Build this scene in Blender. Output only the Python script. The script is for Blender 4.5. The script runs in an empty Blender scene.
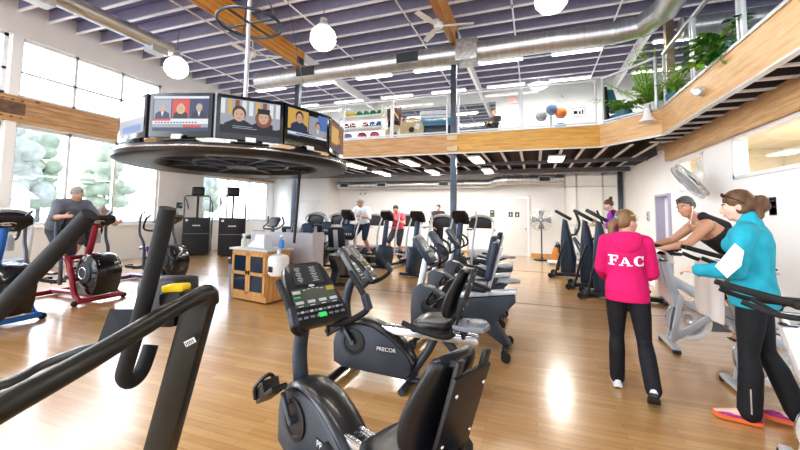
import bpy, bmesh, math, random
from mathutils import Vector as V, Matrix as M, Euler
from mathutils.bvhtree import BVHTree
R = math.radians
random.seed(7)
SC = bpy.context.scene
COL = SC.collection

# ------------------------------------------------------------------ camera (solved from the room's vanishing lines)
FPX, YAW, PIT, ROLL, CY, EYE = 368.6, .35008, .0713, .01344, 186.76, 1.55
_fw = V((-math.sin(YAW)*math.cos(PIT), math.cos(YAW)*math.cos(PIT), math.sin(PIT)))
_r0 = V((math.cos(YAW), math.sin(YAW), 0)); _u0 = _r0.cross(_fw)
_r = _r0*math.cos(ROLL)+_u0*math.sin(ROLL); _u = -_r0*math.sin(ROLL)+_u0*math.cos(ROLL)
cam = bpy.data.cameras.new('camera'); co = bpy.data.objects.new('camera', cam); COL.objects.link(co)
cam.sensor_width = 36; cam.lens = FPX/800*36; cam.shift_y = (CY-225)/800; cam.clip_start = .05; cam.clip_end = 400
mw = M.Identity(4)
for i in range(3):
    mw[i][0], mw[i][1], mw[i][2] = _r[i], _u[i], -_fw[i]
mw[2][3] = EYE
co.matrix_world = mw
SC.camera = co

def at(px, py, X=None, Y=None, Z=None, D=None):
    d = _fw+_r*((px-400)/FPX)-_u*((py-CY)/FPX)
    if X is not None: t = X/d.x
    elif Y is not None: t = Y/d.y
    elif Z is not None: t = (Z-EYE)/d.z
    else: t = D
    return V((0, 0, EYE))+d*t

# ------------------------------------------------------------------ materials
MATS = {}
def _new(name):
    m = bpy.data.materials.new(name); m.use_nodes = True
    nt = m.node_tree; b = nt.nodes['Principled BSDF']
    return m, nt, b
def mat(name, col, rough=.5, metal=0., var=.08, scale=8., emit=None, es=0., coat=0., bump=0., spec=None, stretch=(1, 1, 1)):
    if name in MATS: return MATS[name]
    m, nt, b = _new(name)
    b.inputs['Roughness'].default_value = rough; b.inputs['Metallic'].default_value = metal
    if coat: b.inputs['Coat Weight'].default_value = coat; b.inputs['Coat Roughness'].default_value = .1
    if spec is not None: b.inputs['Specular IOR Level'].default_value = spec
    tc = nt.nodes.new('ShaderNodeTexCoord'); mp = nt.nodes.new('ShaderNodeMapping'); mp.inputs['Scale'].default_value = stretch
    no = nt.nodes.new('ShaderNodeTexNoise'); no.inputs['Scale'].default_value = scale; no.inputs['Detail'].default_value = 3
    nt.links.new(tc.outputs['Object'], mp.inputs['Vector']); nt.links.new(mp.outputs['Vector'], no.inputs['Vector'])
    rp = nt.nodes.new('ShaderNodeValToRGB')
    rp.color_ramp.elements[0].position = .3; rp.color_ramp.elements[1].position = .7
    c = V(col[:3])
    rp.color_ramp.elements[0].color = (*[max(0, x*(1-var)) for x in c], 1); rp.color_ramp.elements[1].color = (*[min(1, x*(1+var)) for x in c], 1)
    nt.links.new(no.outputs['Fac'], rp.inputs['Fac']); nt.links.new(rp.outputs['Color'], b.inputs['Base Color'])
    if bump:
        bp = nt.nodes.new('ShaderNodeBump'); bp.inputs['Strength'].default_value = bump; bp.inputs['Distance'].default_value = .01
        nt.links.new(no.outputs['Fac'], bp.inputs['Height']); nt.links.new(bp.outputs['Normal'], b.inputs['Normal'])
    if emit is not None:
        b.inputs['Emission Color'].default_value = (*emit, 1); b.inputs['Emission Strength'].default_value = es
    MATS[name] = m
    return m
def wood(name, c1, c2, axis=0, rough=.45, plank=None, scale=3., knots=False):
    """long-grained wood; axis is the grain direction; plank = width of glued boards"""
    if name in MATS: return MATS[name]
    m, nt, b = _new(name); b.inputs['Roughness'].default_value = rough
    tc = nt.nodes.new('ShaderNodeTexCoord'); mp = nt.nodes.new('ShaderNodeMapping')
    s = [9., 9., 9.]; s[axis] = .7
    mp.inputs['Scale'].default_value = s
    no = nt.nodes.new('ShaderNodeTexNoise'); no.inputs['Scale'].default_value = scale; no.inputs['Detail'].default_value = 6; no.inputs['Distortion'].default_value = .6
    rp = nt.nodes.new('ShaderNodeValToRGB'); rp.color_ramp.elements[0].position = .33; rp.color_ramp.elements[1].position = .68
    rp.color_ramp.elements[0].color = (*c1, 1); rp.color_ramp.elements[1].color = (*c2, 1)
    nt.links.new(tc.outputs['Object'], mp.inputs['Vector']); nt.links.new(mp.outputs['Vector'], no.inputs['Vector']); nt.links.new(no.outputs['Fac'], rp.inputs['Fac'])
    out = rp.outputs['Color']
    if plank:
        sep = nt.nodes.new('ShaderNodeSeparateXYZ'); nt.links.new(tc.outputs['Object'], sep.inputs[0])
        mt = nt.nodes.new('ShaderNodeMath'); mt.operation = 'DIVIDE'; mt.inputs[1].default_value = plank; nt.links.new(sep.outputs['Z'], mt.inputs[0])
        fr = nt.nodes.new('ShaderNodeMath'); fr.operation = 'FRACT'; nt.links.new(mt.outputs[0], fr.inputs[0])
        lt = nt.nodes.new('ShaderNodeMath'); lt.operation = 'LESS_THAN'; lt.inputs[1].default_value = .09; nt.links.new(fr.outputs[0], lt.inputs[0])
        mx = nt.nodes.new('ShaderNodeMixRGB'); mx.blend_type = 'MULTIPLY'; mx.inputs[2].default_value = (.55, .5, .45, 1)
        nt.links.new(lt.outputs[0], mx.inputs[0]); nt.links.new(out, mx.inputs[1]); out = mx.outputs[0]
    if knots:
        vo = nt.nodes.new('ShaderNodeTexVoronoi'); vo.inputs['Scale'].default_value = 2.6
        m2 = nt.nodes.new('ShaderNodeMapping'); s2 = [1., 1., 1.]; s2[axis] = .55; m2.inputs['Scale'].default_value = s2
        nt.links.new(tc.outputs['Object'], m2.inputs['Vector']); nt.links.new(m2.outputs['Vector'], vo.inputs['Vector'])
        r2 = nt.nodes.new('ShaderNodeValToRGB'); r2.color_ramp.elements[0].position = .05; r2.color_ramp.elements[1].position = .11
        r2.color_ramp.elements[0].color = (.35, .25, .2, 1); r2.color_ramp.elements[1].color = (1, 1, 1, 1)
        nt.links.new(vo.outputs['Distance'], r2.inputs['Fac'])
        mx = nt.nodes.new('ShaderNodeMixRGB'); mx.blend_type = 'MULTIPLY'; mx.inputs[0].default_value = 1
        nt.links.new(out, mx.inputs[1]); nt.links.new(r2.outputs['Color'], mx.inputs[2]); out = mx.outputs[0]
    nt.links.new(out, b.inputs['Base Color'])
    MATS[name] = m
    return m
def floor_mat():
    m, nt, b = _new('maple_floor')
    tc = nt.nodes.new('ShaderNodeTexCoord')
    br = nt.nodes.new('ShaderNodeTexBrick'); br.offset = .37; br.inputs['Scale'].default_value = 1.
    br.inputs['Brick Width'].default_value = .95; br.inputs['Row Height'].default_value = .07; br.inputs['Mortar Size'].default_value = .0016
    br.inputs['Color1'].default_value = (.50, .275, .10, 1); br.inputs['Color2'].default_value = (.62, .385, .17, 1); br.inputs['Mortar'].default_value = (.34, .18, .07, 1)
    nt.links.new(tc.outputs['Object'], br.inputs['Vector'])
    mp = nt.nodes.new('ShaderNodeMapping'); mp.inputs['Scale'].default_value = (1.2, 22, 1); nt.links.new(tc.outputs['Object'], mp.inputs['Vector'])
    no = nt.nodes.new('ShaderNodeTexNoise'); no.inputs['Scale'].default_value = 2.2; no.inputs['Detail'].default_value = 5; nt.links.new(mp.outputs['Vector'], no.inputs['Vector'])
    rp = nt.nodes.new('ShaderNodeValToRGB'); rp.color_ramp.elements[0].position = .3; rp.color_ramp.elements[1].position = .7
    rp.color_ramp.elements[0].color = (.80, .76, .70, 1); rp.color_ramp.elements[1].color = (1.0, 1.0, 1.0, 1); nt.links.new(no.outputs['Fac'], rp.inputs['Fac'])
    mx = nt.nodes.new('ShaderNodeMixRGB'); mx.blend_type = 'MULTIPLY'; mx.inputs[0].default_value = 1
    nt.links.new(br.outputs['Color'], mx.inputs[1]); nt.links.new(rp.outputs['Color'], mx.inputs[2]); nt.links.new(mx.outputs[0], b.inputs['Base Color'])
    b.inputs['Roughness'].default_value = .3; b.inputs['Coat Weight'].default_value = 1.; b.inputs['Coat Roughness'].default_value = .19
    MATS['maple_floor'] = m
    return m
def glass_mat(name, tint=(1, 1, 1), refl=.06):
    if name in MATS: return MATS[name]
    m, nt, b = _new(name)
    out = nt.nodes['Material Output']; nt.nodes.remove(b)
    tr = nt.nodes.new('ShaderNodeBsdfTransparent'); tr.inputs[0].default_value = (*tint, 1)
    gl = nt.nodes.new('ShaderNodeBsdfGlossy'); gl.inputs['Roughness'].default_value = .03
    mx = nt.nodes.new('ShaderNodeMixShader'); mx.inputs[0].default_value = refl
    nt.links.new(tr.outputs[0], mx.inputs[1]); nt.links.new(gl.outputs[0], mx.inputs[2]); nt.links.new(mx.outputs[0], out.inputs[0])
    MATS[name] = m
    return m
def emis(name, col, s):
    return mat(name, col, .5, var=0., emit=col, es=s)

WHITE = mat('white_wall_paint', (.92, .915, .90), .7, var=.02, scale=1.2)
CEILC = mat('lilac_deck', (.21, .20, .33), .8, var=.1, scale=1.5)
JOIST = mat('joist_web_paint', (.36, .35, .48), .7, var=.06)
FLANGE = mat('joist_flange_paint', (.88, .87, .9), .6, var=.03)
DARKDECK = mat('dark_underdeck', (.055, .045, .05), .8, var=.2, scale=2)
DJOIST = mat('under_joist', (.30, .29, .31), .6, var=.1)
GLULAM = wood('orange_glulam', (.74, .31, .05), (.95, .50, .12), 1, .4, plank=.14)
LBEAM = wood('weathered_beam', (.40, .23, .11), (.68, .43, .23), 1, .6, plank=.11, knots=True)
RBEAM = wood('knotty_beam', (.56, .34, .16), (.76, .51, .27), 1, .5, knots=True)
PLY = wood('plywood_fascia', (.56, .31, .13), (.74, .46, .24), 0, .45)
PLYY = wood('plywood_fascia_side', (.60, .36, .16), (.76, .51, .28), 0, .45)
CABW = wood('cabinet_pine', (.55, .27, .09), (.72, .42, .17), 2, .4)
GALV = mat('galvanized_duct', (.62, .64, .66), .32, .85, var=.12, scale=3, stretch=(6, .6, .6))
STEEL = mat('dark_steel', (.10, .12, .15), .35, .6, var=.25, scale=2)
CHROME = mat('brushed_steel', (.72, .73, .75), .22, .95, var=.06)
ALU = mat('light_aluminium', (.62, .64, .67), .38, .5, var=.06)
SILVER = mat('silver_paint', (.50, .53, .57), .35, .35, var=.05)
BLACK = mat('black_plastic', (.013, .013, .015), .38, var=.2)
SATIN = mat('satin_black', (.022, .021, .02), .3, var=.15, coat=.3)
OLIVE = mat('olive_black_metal', (.030, .028, .022), .33, .2, var=.15)
FOAM = mat('black_foam_grip', (.016, .016, .017), .75, var=.25, scale=60, bump=.1)
VINYL = mat('black_vinyl', (.011, .012, .015), .33, var=.15, coat=.25)
NAVYV = mat('navy_vinyl', (.014, .025, .048), .4, var=.15)
NAVY = mat('navy_machine_paint', (.012, .026, .055), .35, var=.15)
CHAR = mat('charcoal_shell', (.035, .042, .055), .42, var=.12)
GREYP = mat('grey_plastic', (.22, .23, .25), .45, var=.1)
LGREY = mat('light_grey_plastic', (.52, .53, .54), .4, var=.06)
WPLAST = mat('white_plastic', (.85, .85, .84), .4, var=.03)
LCD = mat('lcd_green', (.28, .30, .22), .2, var=.1, emit=(.25, .27, .18), es=.12)
INK = mat('white_ink', (.8, .8, .8), .5, var=0)
DINK = mat('dark_ink', (.03, .03, .04), .5, var=0)
GRNLED = emis('green_led', (.03, .5, .12), .35)
YEL = mat('yellow_plastic', (.90, .62, .01), .35, var=.03)
REDP = mat('red_frame_paint', (.30, .012, .03), .28, .2, var=.1, coat=.4)
BLUP = mat('blue_frame_paint', (.02, .17, .55), .28, .2, var=.1, coat=.4)
PURP = mat('purple_frame_paint', (.09, .03, .22), .28, .2, var=.1, coat=.4)
GLASS = glass_mat('window_glass', (.97, .98, 1), .05)
RGLASS = glass_mat('railing_glass', (.97, .985, .98), .015)
RUBBER = mat('rubber', (.02, .02, .02), .8, var=.2)
PAPER = mat('white_paper', (.88, .88, .9), .7, var=.02)

# ------------------------------------------------------------------ mesh builder
_boxc = {}
def frame_from(t):
    t = t.normalized(); a = V((0, 0, 1)) if abs(t.z) < .9 else V((1, 0, 0))
    x = a.cross(t).normalized(); y = t.cross(x)
    return x, y
class MB:
    def __init__(s): s.v = []; s.f = []; s.mi = []
    def add(s, vs, fs, m=0, X=None):
        b = len(s.v)
        s.v += [tuple(X @ V(p)) if X is not None else tuple(p) for p in vs]
        s.f += [tuple(b+i for i in f) for f in fs]; s.mi += [m]*len(fs)
        return s
    def box(s, c, d, rot=None, bev=0, m=0, seg=2):
        key = (tuple(round(x, 5) for x in d), bev, seg)
        if key not in _boxc:
            bm = bmesh.new(); bmesh.ops.create_cube(bm, size=1)
            for v in bm.verts: v.co = V((v.co.x*d[0], v.co.y*d[1], v.co.z*d[2]))
            if bev: bmesh.ops.bevel(bm, geom=bm.edges[:], offset=min(bev, min(d)*.49), segments=seg, profile=.6, affect='EDGES')
            bm.verts.index_update()
            _boxc[key] = ([tuple(v.co) for v in bm.verts], [tuple(v.index for v in f.verts) for f in bm.faces]); bm.free()
        vs, fs = _boxc[key]
        X = M.Translation(c)
        if rot is not None: X = X @ (rot.to_4x4() if isinstance(rot, M) else Euler(rot).to_matrix().to_4x4())
        return s.add(vs, fs, m, X)
    def bar(s, p, q, w, h, bev=0, m=0, up=(0, 0, 1)):
        """box beam from p to q: w sideways, h along up"""
        p, q = V(p), V(q); t = (q-p); L = t.length; t.normalize()
        sd = t.cross(V(up)); sd = sd.normalized() if sd.length > 1e-5 else V((1, 0, 0)); u = sd.cross(t)
        return s.box((p+q)/2, (L, w, h), M((t, sd, u)).transposed(), bev, m)
    def tube(s, pts, r, n=10, m=0, closed=False, smooth=0, cap=True, flat=1.):
        pts = [V(p) for p in pts]
        rs = list(r) if hasattr(r, '__len__') else [r]*len(pts)
        if smooth:
            P, Q = [], []
            k = len(pts); rng = k if closed else k-1
            for i in range(rng):
                g = lambda j: pts[j % k] if closed else pts[max(0, min(k-1, j))]
                a, b, c, d = g(i-1), g(i), g(i+1), g(i+2)
                for j in range(smooth):
                    t = j/smooth
                    P.append(.5*((2*b)+(c-a)*t+(2*a-5*b+4*c-d)*t*t+(3*b-a-3*c+d)*t**3)); Q.append(rs[i % k]*(1-t)+rs[(i+1) % k]*t)
            if not closed: P.append(pts[-1]); Q.append(rs[-1])
            pts, rs = P, Q
        k = len(pts); vs = []; fs = []
        x = y = None
        for i in range(k):
            if closed: t = pts[(i+1) % k]-pts[i-1]
            else: t = pts[min(k-1, i+1)]-pts[max(0, i-1)]
            if t.length < 1e-9: t = V((0, 0, 1))
            t.normalize()
            if x is None: x, y = frame_from(t)
            else:
                x = x-t*x.dot(t); x.normalize(); y = t.cross(x)
            for j in range(n):
                a = 2*math.pi*j/n
                vs.append(pts[i]+x*math.cos(a)*rs[i]+y*math.sin(a)*rs[i]*flat)
        for i in range(k if closed else k-1):
            for j in range(n):
                i2 = (i+1) % k
                fs.append((i*n+j, i*n+(j+1) % n, i2*n+(j+1) % n, i2*n+j))
        if cap and not closed:
            fs.append(tuple(range(n-1, -1, -1))); fs.append(tuple((k-1)*n+j for j in range(n)))
        return s.add(vs, fs, m)
    def cyl(s, p, q, r, r2=None, n=16, m=0): return s.tube([p, q], [r, r if r2 is None else r2], n, m)
    def sph(s, c, r, m=0, n=12, rot=None):
        rr = V(r) if hasattr(r, '__len__') else V((r, r, r)); k = max(6, n//2); vs = [(0, 0, -1)]; fs = []
        for i in range(1, k):
            t = -math.pi/2+math.pi*i/k
            for j in range(n):
                a = 2*math.pi*j/n; vs.append((math.cos(t)*math.cos(a), math.cos(t)*math.sin(a), math.sin(t)))
        vs.append((0, 0, 1)); top = len(vs)-1
        for j in range(n):
            fs.append((0, 1+(j+1) % n, 1+j)); fs.append((top, top-n+j, top-n+(j+1) % n))
            for i in range(k-2):
                a = 1+i*n+j; b = 1+i*n+(j+1) % n; fs.append((a, b, b+n, a+n))
        X = M.Translation(c)
        if rot is not None: X = X @ (rot.to_4x4() if isinstance(rot, M) else Euler(rot).to_matrix().to_4x4())
        X = X @ M.Diagonal((*rr, 1))
        return s.add(vs, fs, m, X)
    def prism(s, prof, y0, y1, m=0, bev=0, X=None, seg=2):
        """(x,z) outline pushed along y, rims rounded"""
        bm = bmesh.new(); k = len(prof)
        a = [bm.verts.new((p[0], y0, p[1])) for p in prof]; b = [bm.verts.new((p[0], y1, p[1])) for p in prof]
        bm.faces.new(a[::-1]); bm.faces.new(b)
        for i in range(k): bm.faces.new((a[i], a[(i+1) % k], b[(i+1) % k], b[i]))
        bmesh.ops.recalc_face_normals(bm, faces=bm.faces[:])
        if bev:
            es = [e for e in bm.edges if abs(e.verts[0].co.y-e.verts[1].co.y) < 1e-6]
            bmesh.ops.bevel(bm, geom=es, offset=bev, segments=seg, profile=.6, affect='EDGES', clamp_overlap=True)
        bm.verts.index_update()
        s.add([tuple(v.co) for v in bm.verts], [tuple(v.index for v in f.verts) for f in bm.faces], m, X); bm.free()
        return s
    def lathe(s, prof, c=(0, 0, 0), n=20, m=0, rot=None, cap=True):
        vs = []; fs = []; k = len(prof)
        for (r, z) in prof:
            for j in range(n):
                a = 2*math.pi*j/n; vs.append((r*math.cos(a), r*math.sin(a), z))
        for i in range(k-1):
            for j in range(n): fs.append((i*n+j, i*n+(j+1) % n, (i+1)*n+(j+1) % n, (i+1)*n+j))
        if cap: fs.append(tuple(range(n-1, -1, -1))); fs.append(tuple((k-1)*n+j for j in range(n)))
        X = M.Translation(c)
        if rot is not None: X = X @ (rot.to_4x4() if isinstance(rot, M) else Euler(rot).to_matrix().to_4x4())
        return s.add(vs, fs, m, X)
    def rings(s, rings, m=0, cap=True, closed=False):
        n = len(rings[0]); vs = [p for r_ in rings for p in r_]; fs = []
        for i in range(len(rings)-1):
            for j in range(n): fs.append((i*n+j, i*n+(j+1) % n, (i+1)*n+(j+1) % n, (i+1)*n+j))
        if cap: fs.append(tuple(range(n-1, -1, -1))); fs.append(tuple((len(rings)-1)*n+j for j in range(n)))
        return s.add(vs, fs, m)
    def poly(s, pts, m=0): return s.add(pts, [tuple(range(len(pts)))], m)
    def text(s, t, size, X, m=0, depth=.0):
        vs, fs = text_geo(t)
        return s.add([(p[0]*size, p[1]*size, 0) for p in vs], fs, m, X)
    def mesh(s, name, mats):
        me = bpy.data.meshes.new(name); me.from_pydata(s.v, [], s.f)
        for mt in (mats if isinstance(mats, (list, tuple)) else [mats]): me.materials.append(mt)
        me.polygons.foreach_set('material_index', s.mi)
        bm = bmesh.new(); bm.from_mesh(me); bmesh.ops.recalc_face_normals(bm, faces=bm.faces[:]); bm.to_mesh(me); bm.free()
        me.shade_smooth(); me.set_sharp_from_angle(angle=R(38)); me.update()
        return me
    def build(s, name, mats, parent=None, loc=(0, 0, 0), rot=(0, 0, 0)):
        return link(name, s.mesh(name, mats), parent, loc, rot)
def link(name, me, parent=None, loc=(0, 0, 0), rot=(0, 0, 0)):
    o = bpy.data.objects.new(name, me); COL.objects.link(o); o.parent = parent; o.location = loc; o.rotation_euler = rot
    return o
_txt = {}
def text_geo(t):
    if t not in _txt:
        c = bpy.data.curves.new('lettering', 'FONT'); c.body = t; c.align_x = 'CENTER'; c.align_y = 'CENTER'
        o = bpy.data.objects.new('lettering', c); COL.objects.link(o)
        dg = bpy.context.evaluated_depsgraph_get(); me = o.evaluated_get(dg).to_mesh()
        _txt[t] = ([tuple(v.co) for v in me.vertices], [tuple(p.vertices) for p in me.polygons])
        o.evaluated_get(dg).to_mesh_clear(); bpy.data.objects.remove(o); bpy.data.curves.remove(c)
    return _txt[t]
def tag(o, label=None, cat=None, group=None, kind=None):
    for k, v in (('label', label), ('category', cat), ('group', group), ('kind', kind)):
        if v: o[k] = v
    return o
def thing(name, label, cat, loc=(0, 0, 0), rz=0, group=None):
    o = bpy.data.objects.new(name, None); COL.objects.link(o); o.location = loc; o.rotation_euler = (0, 0, rz)
    o.empty_display_size = .1
    return tag(o, label, cat, group)
KIDS = {}
def kids(o): return [c for c in o.children]
def dup(o, label, loc=None, rz=None, parent=None, swap=None, scale=None):
    c = o.copy(); COL.objects.link(c); c.parent = parent
    if label: c['label'] = label
    if loc is not None: c.location = loc
    if rz is not None: c.rotation_euler = (0, 0, rz)
    if scale: c.scale = scale
    if swap and c.type == 'MESH':
        ms = [x.name for x in c.data.materials]
        if any(x in swap for x in ms):
            key = (c.data.name, tuple(sorted((a, b.name) for a, b in swap.items())))
            if key not in KIDS:
                d = c.data.copy()
                for i, x in enumerate(ms):
                    if x in swap: d.materials[i] = swap[x]
                KIDS[key] = d
            c.data = KIDS[key]
    for ch in kids(o):
        if ch.name != c.name: dup(ch, None, parent=c, swap=swap)
    return c
def struct(name, mb, mats, parent=None):
    o = mb.build(name, mats, parent)
    if parent is None: o['kind'] = 'structure'
    return o
def area(name, loc, size, power, rot=(0, 0, 0), col=(1, 1, 1)):
    l = bpy.data.lights.new(name, 'AREA'); l.shape = 'RECTANGLE'; l.size, l.size_y = size; l.energy = power; l.color = col
    o = bpy.data.objects.new(name, l); COL.objects.link(o); o.location = loc; o.rotation_euler = rot
    return o
def spark(pts, y, z):  # straight helper for outlines
    return [(p[0], y, p[1]+z) for p in pts]
# ------------------------------------------------------------------ room shell
XL, XR, YB, YM = -12.0, 2.85, 14.8, 9.0
ZM0, ZM1, ZC = 3.06, 3.53, 6.78     # mezzanine underside / floor, roof deck
def wall_boxes(mb, plane, a0, a1, u, z, holes, m=0):
    us = sorted({u[0], u[1], *[h[0] for h in holes], *[h[1] for h in holes]}); zs = sorted({z[0], z[1], *[h[2] for h in holes], *[h[3] for h in holes]})
    for i in range(len(us)-1):
        for j in range(len(zs)-1):
            uc, zc = (us[i]+us[i+1])/2, (zs[j]+zs[j+1])/2
            if any(h[0] < uc < h[1] and h[2] < zc < h[3] for h in holes): continue
            c = ((a0+a1)/2, uc, zc) if plane == 'X' else (uc, (a0+a1)/2, zc)
            d = (abs(a1-a0), us[i+1]-us[i], zs[j+1]-zs[j]) if plane == 'X' else (us[i+1]-us[i], abs(a1-a0), zs[j+1]-zs[j])
            mb.box(c, d, m=m)
    return mb
FLOORM = floor_mat()
struct('floor', MB().box((-1.6, 6, -.1), (21.4, 18.4, .2)), FLOORM)
LW = [(5.14, 8.95, 1.1, 3.62), (1.05, 4.92, 1.1, 3.62), (10.7, 14.45, 1.1, 2.92), (5.14, 8.85, 4.3, 5.82), (1.05, 4.92, 4.3, 5.82)]
struct('wall_left', wall_boxes(MB(), 'X', XL-.25, XL, (-3, YB+.2), (0, ZC), LW), WHITE)
RW = [(4.0, 6.95, 2.13, 2.76), (7.95, 9.15, 2.05, 2.72), (9.75, 10.75, 0, 2.07)]
struct('wall_right', wall_boxes(MB(), 'X', XR, XR+.18, (1.2, YB+.2), (0, ZM0), RW), WHITE)
bw = wall_boxes(MB(), 'Y', YB, YB+.2, (XL, 9), (0, ZC), [(1.02, 3.0, .12, 3.06), (-1.22, -.22, 0, 2.22)])
bw.box((-9.4, YB-.45, 1.53), (2.1, .9, 3.06))
struct('wall_back', bw, WHITE)
struct('wall_upper_right', MB().box((9, 6, 5.1), (.2, 18, 3.4)), WHITE)
# rooms glimpsed through the right hand windows and the glazed partition
adj = MB().box((5.4, 6, 1.6), (.1, 9.6, 3.2)).box((4.2, 1.3, 1.6), (2.5, .1, 3.2)).box((4.2, 10.9, 1.6), (2.5, .1, 3.2)).box((4.2, 6, 3.3), (2.6, 9.6, .3))
adj.box((2.1, 17.2, 1.6), (4.4, .1, 3.2)).box((-.1, 16.1, 1.6), (.1, 2.3, 3.2)).box((4.3, 16.1, 1.6), (.1, 2.3, 3.2)).box((2.1, 16.1, 3.25), (4.4, 2.3, .1))
struct('wall_adjoining_room', adj, mat('cream_wall', (.86, .83, .74), .7, var=.02))

# skirting along the back wall
struct('baseboard_back', MB().box((.4, YB-.012, .06), (1.2, .024, .12)).box((-4.75, YB-.012, .06), (7.0, .024, .12)), CABW)
struct('baseboard_left', MB().box((XL+.012, 6, .06), (.024, 17, .12)), WHITE)

# roof deck, joists, glulam girders
roof = struct('ceiling', MB().box((-1.6, 6, ZC+.1), (21.4, 18.4, .2)), CEILC)
y = -2.4
jm = MB().box((0, 0, .03), (21, .035, .3), m=0).box((0, 0, -.135), (21, .075, .03), m=1).mesh('joist', [JOIST, FLANGE])
while y < YB:
    link('joist', jm, roof, (-1.6, y, 6.58)); y += .62
purl = MB().box((0, 0, 0), (.1, 5.6, .3)).mesh('steel_purlin', [FLANGE])
for x in (-6.65, -1.9, 2.78, 7.4):
    link('steel_purlin', purl, roof, (x, 12.05, 6.28))
for x, y0 in ((-6.62, -2.8), (-1.9, -2.8)):
    g = struct('beam', MB().box((x, (y0+9.25)/2, 6.15), (.17, 9.25-y0, .52), bev=.006), GLULAM)
    p = MB()
    for s in (-1, 1): p.box((x+s*.092, 9.05, 6.05), (.012, .3, .2))
    for s in (-1, 1):
        for k in range(4): p.box((x+s*.1, 8.98+.07*(k % 2), 6.0+.08*(k//2)), (.012, .025, .025))
    p.build('steel_plate', STEEL, g)
# columns
for x, z0, z1 in ((-6.62, 0, 5.9), (-1.9, 0, 5.9)):
    c = MB().box((x, YM+.12, z1/2), (.14, .15, z1), bev=.01).box((x, YM+.12, .01), (.3, .3, .02))
    struct('column', c, STEEL)
struct('column', MB().box((2.72, YM+.05, (ZM1+ZC)/2), (.15, .15, ZC-ZM1), bev=.01), mat('brown_steel', (.36, .28, .19), .4, .5, var=.2))
struct('column', MB().box((2.74, 14.3, 1.53), (.14, .14, 3.06), bev=.01), STEEL)

# mezzanine: underside, joists, fascia
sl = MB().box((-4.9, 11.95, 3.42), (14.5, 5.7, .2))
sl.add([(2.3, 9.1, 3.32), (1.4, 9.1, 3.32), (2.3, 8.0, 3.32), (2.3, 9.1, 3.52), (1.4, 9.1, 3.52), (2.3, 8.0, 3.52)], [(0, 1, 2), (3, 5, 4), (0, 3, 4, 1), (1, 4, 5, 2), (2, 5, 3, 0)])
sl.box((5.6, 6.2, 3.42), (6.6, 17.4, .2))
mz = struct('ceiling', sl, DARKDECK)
struct('floor', MB().box((-4.9, 11.95, 3.525), (14.5, 5.7, .01)).box((5.6, 6.2, 3.525), (6.6, 17.4, .01)), mat('grey_mezzanine_floor', (.35, .34, .33), .7))
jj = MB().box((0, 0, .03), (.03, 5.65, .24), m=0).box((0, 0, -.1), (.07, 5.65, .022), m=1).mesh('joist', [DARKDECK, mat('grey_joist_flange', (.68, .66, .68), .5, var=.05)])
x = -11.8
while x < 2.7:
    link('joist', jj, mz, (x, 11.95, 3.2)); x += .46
js = MB().box((0, 0, .03), (.56, .03, .24), m=0).box((0, 0, -.1), (.56, .07, .022), m=1).mesh('joist', [DARKDECK, MATS['grey_joist_flange']])
y = 1.4
while y < 9:
    link('joist', js, mz, (2.56, y, 3.2)); y += .42
struct('beam', MB().box((-4.6, 13.2, 3.03), (14.8, .16, .14)).box((-4.6, 11.2, 3.06), (14.8, .08, .1)), mat('dim_steel', (.16, .16, .18), .5, .3))
def fascia(name, a, b, mt):
    a, b = V(a), V(b); d = (b-a).normalized(); n = V((d.y, -d.x, 0))
    L = (b-a).length; ang = math.atan2(d.y, d.x)
    o = struct(name, MB().box((0, 0, 0), (L, .06, ZM1-ZM0), bev=.004), mt)
    o.location = (a+b)/2+V((0, 0, (ZM0+ZM1)/2)); o.rotation_euler = (0, 0, ang)
    MB().box((0, 0, (ZM1-ZM0)/2+.012), (L, .1, .024)).box((0, 0, -(ZM1-ZM0)/2-.01), (L, .08, .02)).build('metal_edge', ALU, o)
    return o
P0, P1, P2, P3, P4 = (XL, YM, 0), (-1.9, YM, 0), (1.38, YM, 0), (2.25, 7.95, 0), (2.25, 1.0, 0)
fascia('trim_1', P0, P1, PLY); fascia('trim_2', P1, P2, wood('plywood_golden', (.60, .31, .06), (.78, .46, .13), 0, .42))
fascia('trim_3', P2, P3, PLYY); fascia('trim_4', P3, P4, PLYY)
struct('trim_5', MB().box((-1.9, YM-.05, 3.43), (.26, .05, .12)).box((-1.9, YM-.05, 3.16), (.26, .05, .12)), mat('pale_splice_block', (.72, .55, .36), .5))
# timber on the side walls
t = struct('trim_6', MB().box((XL+.08, 3.1, 3.965), (.16, 11.7, .63), bev=.01), LBEAM)
bp = MB()
for y in (5.0, 8.9):
    bp.box((XL+.165, y, 3.97), (.012, .5, .3))
    for k in range(6): bp.box((XL+.175, y-.18+.18*(k % 3), 3.75+.42*(k//3)), (.02, .04, .04))
bp.build('bolted_plate', mat('rusty_plate', (.20, .13, .09), .6, .3, var=.3), t)
t = struct('trim_7', MB().box((XR-.06, 5.4, 2.95), (.12, 8.5, .36), bev=.01), RBEAM)
bp = MB()
for k in range(4): bp.box((XR-.125, 9.5+.07*(k % 2), 2.86+.12*(k//2)), (.014, .03, .03))
bp.build('bolted_plate', mat('pale_plate', (.75, .55, .35), .5), t)
struct('trim_8', MB().box((XL+.04, 12.4, 2.99), (.08, 4.6, .13)), LBEAM)

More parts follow.
